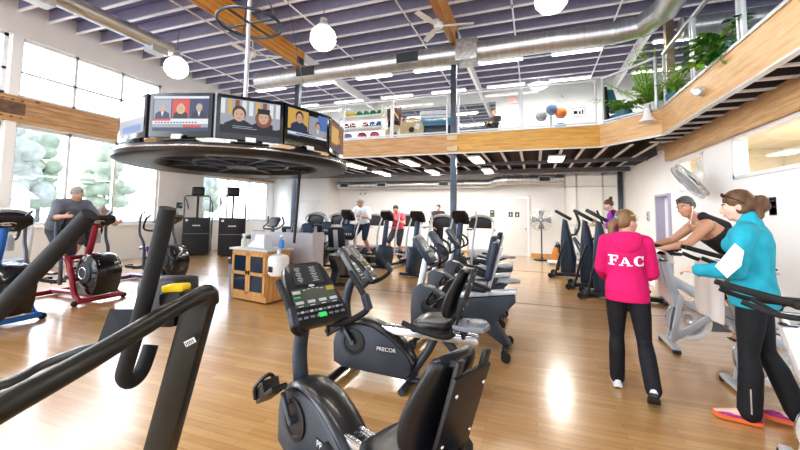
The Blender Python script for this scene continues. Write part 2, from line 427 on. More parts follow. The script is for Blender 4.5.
# windows
WF = mat('window_frame_paint', (.78, .79, .81), .45, var=.03)  # frame grey lightened to take in bloom from the bright panes
def window(n, plane, a, u0, u1, z0, z1, mull=(), trans=(), fr=.08, dep=.1, glass=GLASS, fm=None):
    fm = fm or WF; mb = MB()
    def B(uc, zc, du, dz, d=dep): mb.box((a, uc, zc) if plane == 'X' else (uc, a, zc), (d, du, dz) if plane == 'X' else (du, d, dz))
    B((u0+u1)/2, z0+fr/2, u1-u0, fr); B((u0+u1)/2, z1-fr/2, u1-u0, fr); B(u0+fr/2, (z0+z1)/2, fr, z1-z0); B(u1-fr/2, (z0+z1)/2, fr, z1-z0)
    for q in mull: B(q, (z0+z1)/2, fr*.9, z1-z0)
    for q in trans: B((u0+u1)/2, q, u1-u0, fr*.7)
    o = struct('window_%d' % n, mb, fm)
    us = [u0]+list(mull)+[u1]
    for i in range(len(us)-1):
        p = MB(); c = (us[i]+us[i+1])/2; d = us[i+1]-us[i]-fr*.5
        p.box((a, c, (z0+z1)/2) if plane == 'X' else (c, a, (z0+z1)/2), (.008, d, z1-z0-.04) if plane == 'X' else (d, .008, z1-z0-.04))
        p.build('pane', glass, o)
    return o
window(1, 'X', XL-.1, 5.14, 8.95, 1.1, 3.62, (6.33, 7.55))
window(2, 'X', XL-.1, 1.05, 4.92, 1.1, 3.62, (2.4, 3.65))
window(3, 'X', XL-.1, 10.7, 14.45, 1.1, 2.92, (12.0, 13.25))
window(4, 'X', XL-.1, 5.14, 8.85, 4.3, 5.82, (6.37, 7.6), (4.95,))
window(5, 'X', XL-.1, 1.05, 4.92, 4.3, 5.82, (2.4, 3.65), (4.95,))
WW = mat('white_window_frame', (.8, .81, .83), .4, var=.02)
window(6, 'X', XR+.05, 4.0, 6.95, 2.13, 2.76, (), (), .05, .14, GLASS, WW)
window(7, 'X', XR+.05, 7.95, 9.15, 2.05, 2.72, (), (), .05, .14, GLASS, WW)
window(8, 'Y', YB+.05, 1.02, 3.0, .12, 3.06, (1.45, 2.3), (2.6, 1.2), .07, .12, mat('cream_glazing', (.86, .84, .78), .25, var=.02, emit=(1, .97, .88), es=.12), WW)  # faint glow put into the panes, as if lit from behind
struct('trim_9', MB().box((XL+.06, 5.03, 3.4), (.12, .2, 4.8)).box((XL+.012, 4.99, 1.06), (.1, 8.2, .05)), WHITE)
# doors
DOORW = mat('door_paint', (.84, .83, .82), .5, var=.02)
d = struct('door_1', MB().box((-.72, YB-.01, 1.09), (.96, .05, 2.17), bev=.004), DOORW)
MB().box((-1.25, YB-.015, 1.12), (.07, .05, 2.24)).box((-.19, YB-.015, 1.12), (.07, .05, 2.24)).box((-.72, YB-.015, 2.25), (1.13, .05, .07)).build('door_frame', WPLAST, d)
MB().cyl((-.31, YB-.03, 1.02), (-.31, YB-.09, 1.02), .012).sph((-.31, YB-.1, 1.02), .03).build('door_handle', CHROME, d)
sg = MB()
for k, x in enumerate((-.86, -.62)):
    sg.box((x, YB-.042, 1.55), (.15, .01, .19), m=0)
    sg.sph((x, YB-.048, 1.605), (.016, .004, .016), m=1, n=10)
    if k == 0: sg.box((x, YB-.05, 1.555), (.05, .004, .055), m=1).box((x-.013, YB-.05, 1.505), (.016, .004, .06), m=1).box((x+.013, YB-.05, 1.505), (.016, .004, .06), m=1)
    else: sg.add([(x-.045, YB-.05, 1.52), (x+.045, YB-.05, 1.52), (x, YB-.05, 1.6)], [(0, 1, 2)], 1).box((x-.012, YB-.05, 1.5), (.014, .004, .05), m=1).box((x+.012, YB-.05, 1.5), (.014, .004, .05), m=1)
sg.build('restroom_sign', [DINK, INK], d)
LAV = mat('lavender_door', (.48, .46, .58), .5, var=.03)
d = struct('door_2', MB().box((XR+.16, 10.25, 1.03), (.04, .96, 2.06)), mat('pale_door', (.80, .79, .84), .5, var=.02))
MB().box((XR+.05, 10.72, 1.03), (.2, .07, 2.06)).box((XR+.05, 9.78, 1.03), (.2, .07, 2.06)).box((XR+.05, 10.25, 2.05), (.2, 1.0, .05)).build('door_frame', LAV, d)
d = struct('door_3', MB().box((-9.35, YB-.92, 1.0), (.9, .04, 2.0), bev=.004), DOORW)
MB().box((-9.83, YB-.92, 1.0), (.05, .05, 2.05)).box((-8.87, YB-.92, 1.0), (.05, .05, 2.05)).box((-9.35, YB-.92, 2.03), (1.0, .05, .05)).build('door_frame', WPLAST, d)
d = struct('door_4', MB().box((.3-.4, YB-.01, 4.6), (1.0, .04, 2.1)), DOORW)
MB().box((-.62, YB-.015, 4.6), (.06, .05, 2.1)).box((.42, YB-.015, 4.6), (.06, .05, 2.1)).box((-.1, YB-.015, 5.66), (1.1, .05, .07)).build('door_frame', WPLAST, d)
# floor control joint
struct('trim_10', MB().box((-3.5, 6.95, .001), (11, .03, .003)), mat('dark_strip', (.12, .10, .09), .6))
struct('trim_11', MB().box((-.1, 10.85, .001), (1.6, .05, .003)), MATS['dark_strip'])

# ------------------------------------------------------------------ roof services
def duct(name, label, pts, r, group=None, taps=(), smooth=0, loc=None):
    t = thing(name, label, 'air duct', pts[0], 0, group); o0 = V(pts[0])
    P = [V(p)-o0 for p in pts]
    MB().tube(P, r, 20, smooth=smooth).build('duct_pipe', GALV, t)
    for i in range(len(P)-1):
        d = P[i+1]-P[i]; n = max(1, int(d.length/.9))
        for k in range(n+1):
            c = P[i]+d*(k/n); MB().cyl(c-d.normalized()*.015, c+d.normalized()*.015, r*1.035, n=20).build('seam_band', GALV, t)
    for (c, dm) in taps:
        b = MB().box(V(c)-o0, dm, bev=.01).build('outlet_box', ALU, t)
    return t
YD = 8.55; ZD = 5.33
a0, a1 = at(247, 89, Y=YD), at(640, 38, Y=YD)
dk = duct('spiral_duct', 'long spiral galvanized duct crossing the hall under the roof', [(-7.6, YD, 5.38), (1.6, YD, 5.38), (2.1, YD-.1, 5.4), (2.35, YD-.6, 5.45), (2.45, 5.0, 5.5)], .23)
for x in (-5.85, -2.9): MB().box((x+7.6, -.2, 0), (.55, .1, .22)).build('grille', mat('dark_grille', (.05, .055, .06), .6), dk)
MB().box((-1.45+7.6, 0, 0), (.5, .52, .52), bev=.01).build('junction_box', mat('galvanized_sheet', (.5, .5, .5), .35, .7, var=.3, scale=12), dk)
duct('spiral_duct', 'spiral duct continuing over the upper floor behind the plants', [(2.85, 8.75, 5.36), (8.6, 8.75, 5.36)], .22)
d2 = duct('spiral_duct', 'galvanized duct with end cap running above the tall windows', [(-8.9, 2.3, 5.75), (-8.9, 6.7, 5.75)], .175)
MB().box((0, 4.05, -.2), (.3, .4, .16)).build('outlet_box', ALU, d2); MB().box((0, 1.7, -.2), (.3, .4, .16)).build('outlet_box', ALU, d2)
d3 = duct('spiral_duct', 'narrow spiral duct along the back wall under the mezzanine', [(-8.1, 14.35, 2.72), (-1.6, 14.35, 2.72), (-1.3, 14.2, 2.8), (-.9, 14.1, 2.82), (.95, 14.1, 2.82)], .16)
for x in (-7.75, -6.0, -3.35, .35):
    ob = MB().box((x+8.1, -.17 if x < -1 else -.4, .1 if x > 0 else 0), (.42, .05, .2)).build('outlet_box', LGREY, d3)
    MB().box((x+8.1, -.2 if x < -1 else -.43, .1 if x > 0 else 0), (.34, .02, .13)).build('grille', MATS['dark_grille'], ob)
# sprinkler pipes
for x, nm in ((-7.8, 'second from the left wall'), (-5.3, 'above the screen ring'), (-2.9, 'left of the middle column'), (-.43, 'right of the middle column'), (1.9, 'nearest the plants'), (-10.2, 'closest to the tall windows')):
    p = MB().tube([(0, -2.5, 0), (0, 14.6, 0)], .022, 8)
    o = p.build('sprinkler_pipe', FLANGE, None, (x, 0, 6.36)); tag(o, 'thin white sprinkler pipe under the roof joists, ' + nm, 'pipe', 'sprinkler pipes')
    for k in range(5): MB().cyl((0, -.5+3*k, 0), (0, -.5+3*k, -.08), .018, n=8).build('sprinkler_head', CHROME, o)
# pendant globes
GLOBE = mat('lit_acrylic', (.95, .95, .92), .3, var=0, emit=(1., .97, .9), es=2.2)
def pendant(x, y, zb, lab):
    t = thing('pendant_light', lab, 'pendant light', (x, y, zb), 0, 'bright globe pendant lights'); t.scale = (.88, .88, 1)
    MB().lathe([(.0, .0), (.12, .015), (.23, .07), (.31, .16), (.335, .25)], n=24).lathe([(.335, .25), (.33, .33), (.29, .43), (.2, .52), (.13, .55), (0, .55)], n=24).build('globe', GLOBE, t)
    MB().tube([(.337*math.cos(a), .337*math.sin(a), .25) for a in [2*math.pi*k/24 for k in range(24)]], .012, 6, closed=True).build('band', GREYP, t)
    MB().lathe([(.14, .54), (.14, .6), (.09, .66), (.09, .74), (0, .76)]).build('housing', LGREY, t)
    MB().cyl((0, 0, .75), (0, 0, 6.42-zb), .014, n=8).build('stem', GREYP, t)
    return t
pendant(-9.0, 7.0, 5.08, 'lit globe pendant nearest the tall windows, above the leftmost screen')
pendant(-4.46, 7.0, 5.2, 'lit globe pendant right of the long orange beam over the screen ring')
pendant(.33, 7.0, 5.22, 'lit globe pendant cut by the top edge, right of the middle column')
# ceiling fans
def cfan(x, y, zb, lab, a0):
    t = thing('ceiling_fan', lab, 'ceiling fan', (x, y, zb), a0, 'white ceiling fans')
    MB().lathe([(0, -.06), (.07, -.05), (.11, 0), (.11, .06), (.06, .1), (0, .11)]).build('motor', WPLAST, t)
    MB().cyl((0, 0, .1), (0, 0, 6.3-zb), .018, n=8).lathe([(.02, .42), (.09, .5), (.09, .54), (0, .55)]).build('downrod', WPLAST, t)
    bl = MB().rings([[(.1, -.04, .0), (.1, .04, .01), (.1, .04, .016), (.1, -.04, .006)], [(.4, -.075, -.012), (.4, .075, .012), (.4, .075, .018), (.4, -.075, -.006)], [(.78, -.06, -.012), (.78, .06, .01), (.78, .06, .016), (.78, -.06, -.006)]]).mesh('blade', [WPLAST])
    for k in range(3): link('blade', bl, t, (0, 0, 0), (0, 0, k*2*math.pi/3))
cfan(-1.97, 7.75, 5.72, 'white ceiling fan beside the top of the middle column', .15)
cfan(-7.15, 7.75, 5.78, 'white ceiling fan behind the pole of the screen ring', .5)
# fluorescent strips
STRIP = emis('fluorescent_tube', (1., .95, .86), 3.)
def strip(x, y, z, L, lab, grp, w=.2, rz=0):
    t = thing('strip_light', lab, 'ceiling light', (x, y, z), rz, grp)
    MB().box((0, 0, .03), (L, w, .05), bev=.006).build('housing', WPLAST, t)
    MB().box((0, 0, -.005), (L-.06, w-.04, .03), bev=.006).build('diffuser', STRIP, t)
    area('strip_lamp', (x, y, z-.035), (L-.1, w-.05), 30 if z > 5 else 36, (0, 0, rz), (1, .96, .89))
k = 0
for Y, zz in ((11.0, 6.08), (13.2, 6.08)):
    for x in (-9.2, -7.1, -5.0, -2.95, -.9, 1.15, 3.6):
        row = 'front' if Y < 12 else 'rear'
        strip(x, Y, zz, 1.3, 'lit fluorescent strip in the %s row above the mezzanine, %s' % (row, {-9.2: 'first from the left wall', -7.1: 'second from the left wall', -5.0: 'third from the left wall', -2.95: 'fourth from the left wall', -.9: 'just right of the middle column', 1.15: 'second right of the middle column', 3.6: 'above the right upper floor'}[x]), 'strip lights over the mezzanine')
for px, py, w, L, lab in ((410, 163, .32, 1.2, 'left of the middle column, nearer'), (433, 172, .32, 1.2, 'left of the middle column, farther'), (477, 160, .32, 1.2, 'right of the middle column, nearer'), (488, 171, .32, 1.2, 'right of the middle column, farther'),
        (556, 159, .4, .9, 'above the standing fan, square and bright'), (355, 166, .32, 1.2, 'near the right end of the screen ring'), (382, 173, .32, 1.2, 'between the ring and the middle column')):
    p = at(px, py, Z=3.03); strip(p.x, p.y, 3.02, L, 'lit ceiling light under the mezzanine, ' + lab, 'lights under the mezzanine', w, R(90))

for i, (x, y) in enumerate(((-9, .3), (-5, .3), (-1, .3), (-9, 3.2), (-5.2, 2.9), (-1, 3.2))):  # unseen lights added out of frame to fill the hall
    strip(x, y, 6.3, 2.4, 'unseen fill strip added over the front of the hall, above the camera', 'added fill lights over the front of the hall', .3)
# ------------------------------------------------------------------ exercise machines (rider faces -x, rider's left is -y)
def panel_matrix(c, n, up=(0, 0, 1)):
    """frame whose local x runs along the panel, y up the panel, z out of it"""
    n = V(n).normalized(); x = V(up).cross(n).normalized(); y = n.cross(x)
    m = M((x, y, n)).transposed().to_4x4(); m.translation = V(c); return m
def pedal_mesh():
    p = MB().box((0, 0, 0), (.24, .1, .03), bev=.012)
    p.box((-.1, 0, .03), (.03, .1, .05), bev=.01)
    p.tube([(-.09, -.055, .01), (-.05, -.06, .07), (.02, 0, .1), (-.05, .06, .07), (-.09, .055, .01)], .012, 6, smooth=3, flat=1)
    p.prism([(-.1, .0), (.02, .0), (.03, .075), (-.06, .06)], -.052, .052, bev=.008)
    return p.mesh('pedal', [BLACK])
PED = pedal_mesh()

def console_a(t, c, n):
    X = panel_matrix(c, n)
    w0, w1, h0, h1 = .185, .13, -.2, .22
    out = [(-w0, h0), (w0, h0), (w0+.005, h0+.09), (w1+.02, h1-.08), (w1, h1-.02), (w1-.03, h1), (-w1+.03, h1), (-w1, h1-.02), (-w1-.02, h1-.08), (-w0-.005, h0+.09)]
    Xr = X @ M.Rotation(R(-90), 4, 'X')        # prism (x,z) -> panel (x,y)
    b = MB().prism(out, -.0, .055, 0, .012, Xr)
    o = b.build('console', [SATIN], t)
    s = MB()
    for (x0, x1, y0, y1, m) in ((-.155, .155, -.085, .035, 0), (-.105, .105, .06, .2, 1)):
        s.add([(x0, y0, .004), (x1, y0, .004), (x1*.93, y1, .004), (x0*.93, y1, .004)], [(0, 1, 2, 3)], m, X)
    s.build('screen', [mat('dark_lcd', (.10, .11, .085), .18, var=.15), mat('grey_overlay', (.045, .047, .05), .4)], o)
    k0 = MB(); k = k0
    for i in range(9): k.box((-.06, .08+.012*i, .006), (.035 if i % 3 else .02, .004, .002), m=0)
    for i in range(9): k.box((.045, .08+.012*i, .006), (.03 if i % 2 else .045, .004, .002), m=0)
    for i in range(4):
        x = -.115+.077*i
        k.box((x, -.055, .006), (.05, .018, .003), m=0); k.box((x, -.078, .006), (.03, .006, .003), m=0)
    k.box((-.115, .012, .006), (.05, .02, .003), m=0).box((.12, .015, .006), (.055, .03, .003), m=2).box((-.12, -.02, .006), (.04, .006, .003), m=1)
    for i in range(11): k.box((-.15+.03*i, -.115, .007), (.02, .012, .006), m=0 if i % 2 else 3)
    for i in range(8): k.box((-.15+.042*i, -.15, .007), (.026, .013, .006), m=3)
    k = MB().add(k0.v, k0.f, 0, X); k.mi = k0.mi; k.build('keypad', [LGREY, GRNLED, mat('mustard_label', (.42, .32, .06), .5), GREYP], o)
    k0 = MB(); k = k0
    k.box((.0, -.15, .011), (.05, .028, .003), m=1)
    k.sph((0, .048, .005), (.022, .009, .003), m=0, n=10)
    for i in range(5): k.box((-.06+.03*i, .03-.004*abs(i-2), .007), (.02, .004, .002), m=0)
    k = MB().add(k0.v, k0.f, 0, X); k.mi = k0.mi
    k.build('key', [LGREY, GRNLED, mat('mustard_label', (.42, .32, .06), .5), GREYP], o)
    return o

def recumbent_a(loc, rz, label, group, seat_shift=0., sz=0.):
    t = thing('recumbent_bike', label, 'exercise bike', loc, rz, group)
    prof = [(.12, .43), (.09, .33), (.10, .15), (.20, .11), (.82, .09), (.87, .15), (.87, .24), (.80, .33), (.66, .43), (.5, .51), (.34, .525), (.2, .49)]
    o = MB().prism(prof, -.1, .1, 0, .03).build('shell', [CHAR], t)
    tr = MB().tube([(.15, 0, .465), (.3, 0, .53), (.48, 0, .52), (.64, 0, .45), (.80, 0, .33), (.88, 0, .22)], [.09, .1, .1, .1, .09, .07], 14, smooth=4, flat=.36)
    tr.build('shell_cap', [SATIN], o)
    for s in (-1, 1):
        w = MB().lathe([(0, 0), (.115, 0), (.115, .012), (.09, .014), (.085, .006), (0, .006)], (.31, s*.1, .36), 24, rot=(R(-90*s), 0, 0))
        w.build('crank_disc', [BLACK], o)
    tx = MB()
    for s in (-1,):
        X = panel_matrix((.64, s*.1015, .33), (0, s, 0)); tx.box((.64, s*.1, .33), (.2, .004, .055), m=1)
        tx.text('PRECOR', .05, X @ M.Translation((0, 0, .004)), 0)
    tx.build('name_plate', [INK, BLACK], o)
    ck = MB()
    ck.cyl((.31, -.14, .36), (.31, .14, .36), .022).bar((.31, -.135, .36), (.22, -.135, .49), .02, .03, .006).bar((.31, .135, .36), (.40, .135, .23), .02, .03, .006)
    ck.build('crank', [STEEL], t)
    link('pedal', PED, t, (.21, -.2, .50), (0, R(-35), 0)); link('pedal', PED, t, (.41, .2, .21), (0, R(-20), 0))
    st = MB().tube([(.16, -.3, .06), (.16, .3, .06)], .035, 12); st.build('front_foot', [BLACK], t)
    for s in (-1, 1): MB().cyl((.13, s*.3, .055), (.13, s*.36, .055), .055, n=18).build('transport_wheel', [RUBBER], t)
    rs = MB().tube([(1.06, 0, .46), (1.0, 0, .34), (.86, 0, .13), (.82, 0, .05)], .036, 12, smooth=4).tube([(1.15, 0, .46), (1.28, 0, .3), (1.33, 0, .05)], .036, 12, smooth=4)
    rs.tube([(1.33, -.27, .035), (1.33, .27, .035)], .034, 12).tube([(.82, -.2, .035), (.82, .2, .035)], .03, 12).tube([(.82, 0, .06), (1.33, 0, .05)], .03, 10)
    rs.build('rear_frame', [CHAR], t)
    rl = MB().box((.98, 0, .48), (.92, .12, .055), bev=.01).box((.98, -.045, .512), (.9, .03, .012), bev=.004).box((.98, .045, .512), (.9, .03, .012), bev=.004)
    rl.build('seat_rail', [CHROME], t)
    gv = MB().box((.98, 0, .512), (.88, .03, .006))
    for i in range(22): gv.box((.57+.038*i, 0, .516), (.014, .02, .006))
    gv.build('rail_slot', [BLACK], t)
    q = seat_shift; rl_objs = [o_ for o_ in t.children if o_.name.startswith(('seat_rail', 'rail_slot'))]; n0 = set(t.children)
    se = MB()
    se.rings([[(.86+q, y, .60+.012*abs(y)/.1-abs(y)*.2) for y in (-.13, -.06, .06, .13)]+[(.86+q, y, .55) for y in (.13, .06, -.06, -.13)],
              [(.95+q, y, .63+.3*max(0, abs(y)-.12)) for y in (-.19, -.09, .09, .19)]+[(.95+q, y, .55) for y in (.19, .09, -.09, -.19)],
              [(1.08+q, y, .62+.4*max(0, abs(y)-.12)) for y in (-.22, -.1, .1, .22)]+[(1.08+q, y, .55) for y in (.22, .1, -.1, -.22)],
              [(1.22+q, y, .63+.5*max(0, abs(y)-.12)) for y in (-.21, -.1, .1, .21)]+[(1.22+q, y, .56) for y in (.21, .1, -.1, -.21)]])
    so = se.build('seat', [VINYL], t); sm = so.modifiers.new('round', 'SUBSURF'); sm.levels = sm.render_levels = 2
    MB().box((1.04+q, 0, .535), (.34, .2, .05), bev=.01).build('seat_carriage', [BLACK], t)
    bk = MB(); ra = math.atan2(.16, .5); ux, uz = math.sin(ra), math.cos(ra)
    rr = []
    for (h, w, d, f) in ((0, .15, .05, 0), (.08, .18, .055, -.012), (.2, .185, .055, -.015), (.31, .17, .05, -.005), (.4, .155, .05, .005), (.47, .14, .045, .0)):
        b = V((1.22+q+ux*h+f, 0, .64+uz*h)); nx = V((uz, 0, -ux))
        rr.append([b+V((0, y, 0))+nx*(e*d-.09*(abs(y)/.2)**2) for y, e in ((-w, -.5), (-w*.5, -.75), (w*.5, -.75), (w, -.5), (w, .5), (w*.5, .6), (-w*.5, .6), (-w, .5))])
    bk.rings(rr); bo = bk.build('backrest', [VINYL], t); sm = bo.modifiers.new('round', 'SUBSURF'); sm.levels = sm.render_levels = 2
    br = MB()
    for s in (-1, 1): br.bar((1.26+q, s*.09, .58), (1.26+q+ux*.5, s*.09, .62+uz*.5), .045, .02, .006)
    br.box((1.27+q+ux*.25, 0, .62+uz*.25), (.02, .24, .38), (0, ra, 0), .006)
    br.build('backrest_bracket', [BLACK], t)
    for s in (-1, 1):
        for h in (.14, .36): MB().sph((1.285+q+ux*h, s*.09, .62+uz*h), (.005, .009, .009), n=8).build('bracket_bolt', [CHROME], t)
    for s in (-1, 1):
        MB().tube([(1.24+q, s*.1, .53), (1.2+q, s*.27, .56), (1.0+q, s*.3, .6), (.86+q, s*.3, .645)], [.02, .022, .024, .022], 10, smooth=4).build('seat_handle', [FOAM], t)
    ty = MB().prism([(1.24+q, -.12), (1.36+q, -.16), (1.5+q, -.12), (1.54+q, .0), (1.5+q, .12), (1.36+q, .16), (1.24+q, .12)], -.02, .02, 0, .012, M.Translation((0, 0, .60)) @ M.Rotation(R(90), 4, 'X'))
    ty.lathe([(.05, .025), (.075, .045), (.085, .04), (.085, .02)], (1.43+q, 0, .6), 20, cap=False)
    ty.build('rear_tray', [GREYP if sz == 0 else CHAR], t)
    MB().lathe([(0, 0), (.06, .004), (.072, .03)], (1.43+q, 0, .61), 20).build('cup_recess', [BLACK], t)
    MB().bar((1.33+q, -.07, .5), (1.3+q, -.07, .6), .03, .03).bar((1.33+q, .07, .5), (1.3+q, .07, .6), .03, .03).build('tray_bracket', [BLACK], t)
    for o_ in list(set(t.children)-n0)+rl_objs: o_.location.z += sz
    MB().tube([(.2, 0, .48), (.17, 0, .66), (.2, 0, .82), (.27, 0, .95), (.3, 0, 1.03)], [.048, .046, .042, .038, .036], 14, smooth=4).build('console_mast', [CHAR], t)
    console_a(t, (.31, 0, 1.06), (.72, 0, .62))
    for s in (-1, 1):
        h = MB().tube([(.3, 0, .9), (.4, s*.12, .87), (.5, s*.23, .93), (.52, s*.25, .99), (.44, s*.25, 1.08), (.34, s*.25, 1.16)], .019, 10, smooth=4)
        hb = h.build('handlebar', [FOAM], t)
        MB().box((.515, s*.25, 1.0), (.05, .04, .1), (0, R(-30), 0), .014).build('pulse_sensor', [CHAR], hb)
    return t
ra1 = recumbent_a((-1.55, 2.1, 0), R(-25), 'largest black recumbent bike, front of its row, keypad console facing its high backrest', 'recumbent bikes', .05, -.09)
ra2 = recumbent_a((-1.9, 3.25, 0), 0, 'black recumbent bike with white name plate, behind the nearest one', 'recumbent bikes')

def recumbent_b(loc, rz, label, group):
    t = thing('recumbent_bike', label, 'exercise bike', loc, rz, group)
    p1 = [(.03, .40), (.04, .18), (.12, .12), (.5, .14), (.55, .4), (.46, .56), (.3, .66), (.14, .70), (.05, .64)]
    o = MB().prism(p1, -.1, .1, 0, .03).build('shell', [CHAR], t)
    MB().prism([(.4, .5), (.6, .56), (1.24, .66), (1.25, .57), (1.08, .40), (1.05, .32), (1.2, .1), (1.12, .09), (.92, .22), (.6, .16), (.45, .16)], -.075, .075, 0, .02).build('rear_shroud', [CHAR], o)
    for s in (-1, 1):
        MB().lathe([(0, 0), (.1, 0), (.1, .012), (0, .014)], (.27, s*.1, .44), 20, rot=(R(-90*s), 0, 0)).build('crank_disc', [BLACK], o)
    MB().cyl((.27, -.15, .44), (.27, .15, .44), .025).bar((.27, -.14, .44), (.36, -.14, .52), .02, .035, .006).bar((.27, .14, .44), (.18, .14, .36), .02, .035, .006).build('crank', [CHROME], t)
    link('pedal', PED, t, (.37, -.2, .54), (0, R(-30), 0)); link('pedal', PED, t, (.17, .2, .35), (0, R(-30), 0))
    MB().tube([(.12, -.27, .06), (.12, .27, .06)], .035, 12).build('base_bar', [BLACK], t); MB().tube([(1.14, -.25, .07), (1.14, .25, .07)], .035, 12).build('base_bar', [BLACK], t)
    for x in (.12, 1.16):
        for s in (-1, 1): MB().cyl((x, s*.27, .05), (x, s*.31, .05), .05, n=16).build('transport_wheel', [RUBBER], t)
    MB().bar((.55, 0, .585), (1.26, 0, .69), .12, .05, .012).build('seat_rail', [ALU], t)
    MB().bar((.12, 0, .6), (.2, 0, 1.0), .09, .07, .02).build('console_mast', [ALU], t)
    X = panel_matrix((.21, 0, 1.12), (.8, 0, .55)); Xr = X @ M.Rotation(R(-90), 4, 'X')
    c = MB().prism([(-.15, -.18), (.15, -.18), (.17, .0), (.15, .17), (.1, .2), (-.1, .2), (-.15, .17), (-.17, 0)], -.0, .06, 0, .015, Xr).build('console', [NAVY], t)
    MB().add([(-.11, -.02, .004), (.11, -.02, .004), (.11, .15, .004), (-.11, .15, .004)], [(0, 1, 2, 3)], 0, X).build('screen', [mat('blue_lcd', (.05, .08, .12), .25, emit=(.06, .1, .16), es=.1)], c)
    k = MB()
    for i in range(5): k.add([(-.11+.05*i, -.12, .006), (-.08+.05*i, -.12, .006), (-.08+.05*i, -.06, .006), (-.11+.05*i, -.06, .006)], [(0, 1, 2, 3)], 0, X)
    k.build('key', [LGREY], c)
    for s in (-1, 1):
        MB().tube([(.2, 0, .94), (.32, s*.14, .93), (.42, s*.2, .99), (.4, s*.2, 1.1), (.3, s*.19, 1.17)], .017, 10, smooth=4).build('handlebar', [BLACK], t)
    se = MB().box((.78, 0, .72), (.34, .40, .07), (0, R(4), 0), .03, seg=3); se.build('seat', [NAVYV], t)
    MB().box((.82, 0, .665), (.28, .2, .05), (0, R(7), 0), .01).build('seat_carriage', [ALU], t)
    bk = MB().box((1.0, 0, 1.02), (.075, .36, .44), (0, R(12), 0), .035, seg=3); bk.build('backrest', [NAVYV], t)
    MB().bar((.95, 0, .68), (1.1, 0, 1.18), .1, .035, .01, up=(1, 0, 0)).build('backrest_post', [ALU], t)
    for s in (-1, 1): MB().tube([(.95, s*.1, .7), (.98, s*.26, .74), (.8, s*.28, .80), (.68, s*.28, .82)], .018, 8, smooth=3).build('seat_handle', [FOAM], t)
    MB().prism([(1.06, -.1), (1.2, -.14), (1.3, -.06), (1.3, .06), (1.2, .14), (1.06, .1)], -.012, .012, 0, .006, M.Translation((0, 0, .80)) @ M.Rotation(R(90), 4, 'X')).build('rear_tray', [GREYP], t)
    MB().bar((1.03, 0, .74), (1.16, 0, .79), .06, .03).build('tray_bracket', [BLACK], t)
    return t
rb = recumbent_b((-1.46, 4.42, 0), 0, 'grey recumbent bike with long dark rear shroud, behind the one with the name plate', 'recumbent bikes')
dup(rb, 'grey recumbent bike with blue backrest, directly behind the one with the long rear shroud', (-1.6, 5.62, 0))
dup(rb, 'grey recumbent bike with blue backrest, farthest back of the row beside the steel column', (-1.62, 6.85, 0))
dup(rb, 'blue seated recumbent bike left of the elliptical with the man in the cap', (-5.55, 9.2, 0), R(-75))
dup(rb, 'recumbent bike with blue backrest seen from behind, in front of the woman in pink', (-4.15, 7.9, 0), R(-78))
dup(rb, 'recumbent bike with blue backrest beside the grey desk divider', (-5.05, 7.6, 0), R(-80))

# upright bike behind the cabinet
def upright_bike(loc, rz, label):
    t = thing('upright_bike', label, 'exercise bike', loc, rz)
    MB().prism([(.1, .1), (.7, .1), (.8, .3), (.62, .62), (.3, .66), (.12, .5)], -.1, .1, 0, .03).build('shell', [CHAR], t)
    MB().tube([(.08, -.26, .05), (.08, .26, .05)], .035).tube([(.95, -.26, .05), (.95, .26, .05)], .035).bar((.08, 0, .07), (.95, 0, .07), .08, .05).build('base', [BLACK], t)
    MB().bar((.22, 0, .6), (.16, 0, 1.15), .08, .07, .02).build('console_mast', [NAVY], t)
    X = panel_matrix((.17, 0, 1.28), (.8, 0, .5)); Xr = X @ M.Rotation(R(-90), 4, 'X')
    MB().prism([(-.16, -.12), (.16, -.12), (.18, .1), (.14, .15), (-.14, .15), (-.18, .1)], -.0, .06, 0, .015, Xr).build('console', [BLACK], t)
    for s in (-1, 1): MB().tube([(.2, 0, 1.1), (.26, s*.2, 1.1), (.2, s*.3, 1.15), (.08, s*.3, 1.25), (.1, s*.26, 1.42)], .018, 8, smooth=4).build('handlebar', [BLACK], t)
    MB().bar((.7, 0, .4), (.82, 0, .9), .06, .06, .01).build('seat_post', [ALU], t)
    MB().box((.82, 0, .94), (.3, .34, .09), bev=.04, seg=3).build('seat', [NAVYV], t)
    MB().cyl((.45, -.15, .35), (.45, .15, .35), .03).bar((.45, -.14, .35), (.5, -.14, .2), .02, .03).bar((.45, .14, .35), (.4, .14, .5), .02, .03).build('crank', [STEEL], t)
    link('pedal', PED, t, (.5, -.2, .19)); link('pedal', PED, t, (.4, .2, .5))
    return t
upright_bike((-6.3, 8.0, 0), R(-100), 'upright bike with curved handlebars behind the pine cabinet')

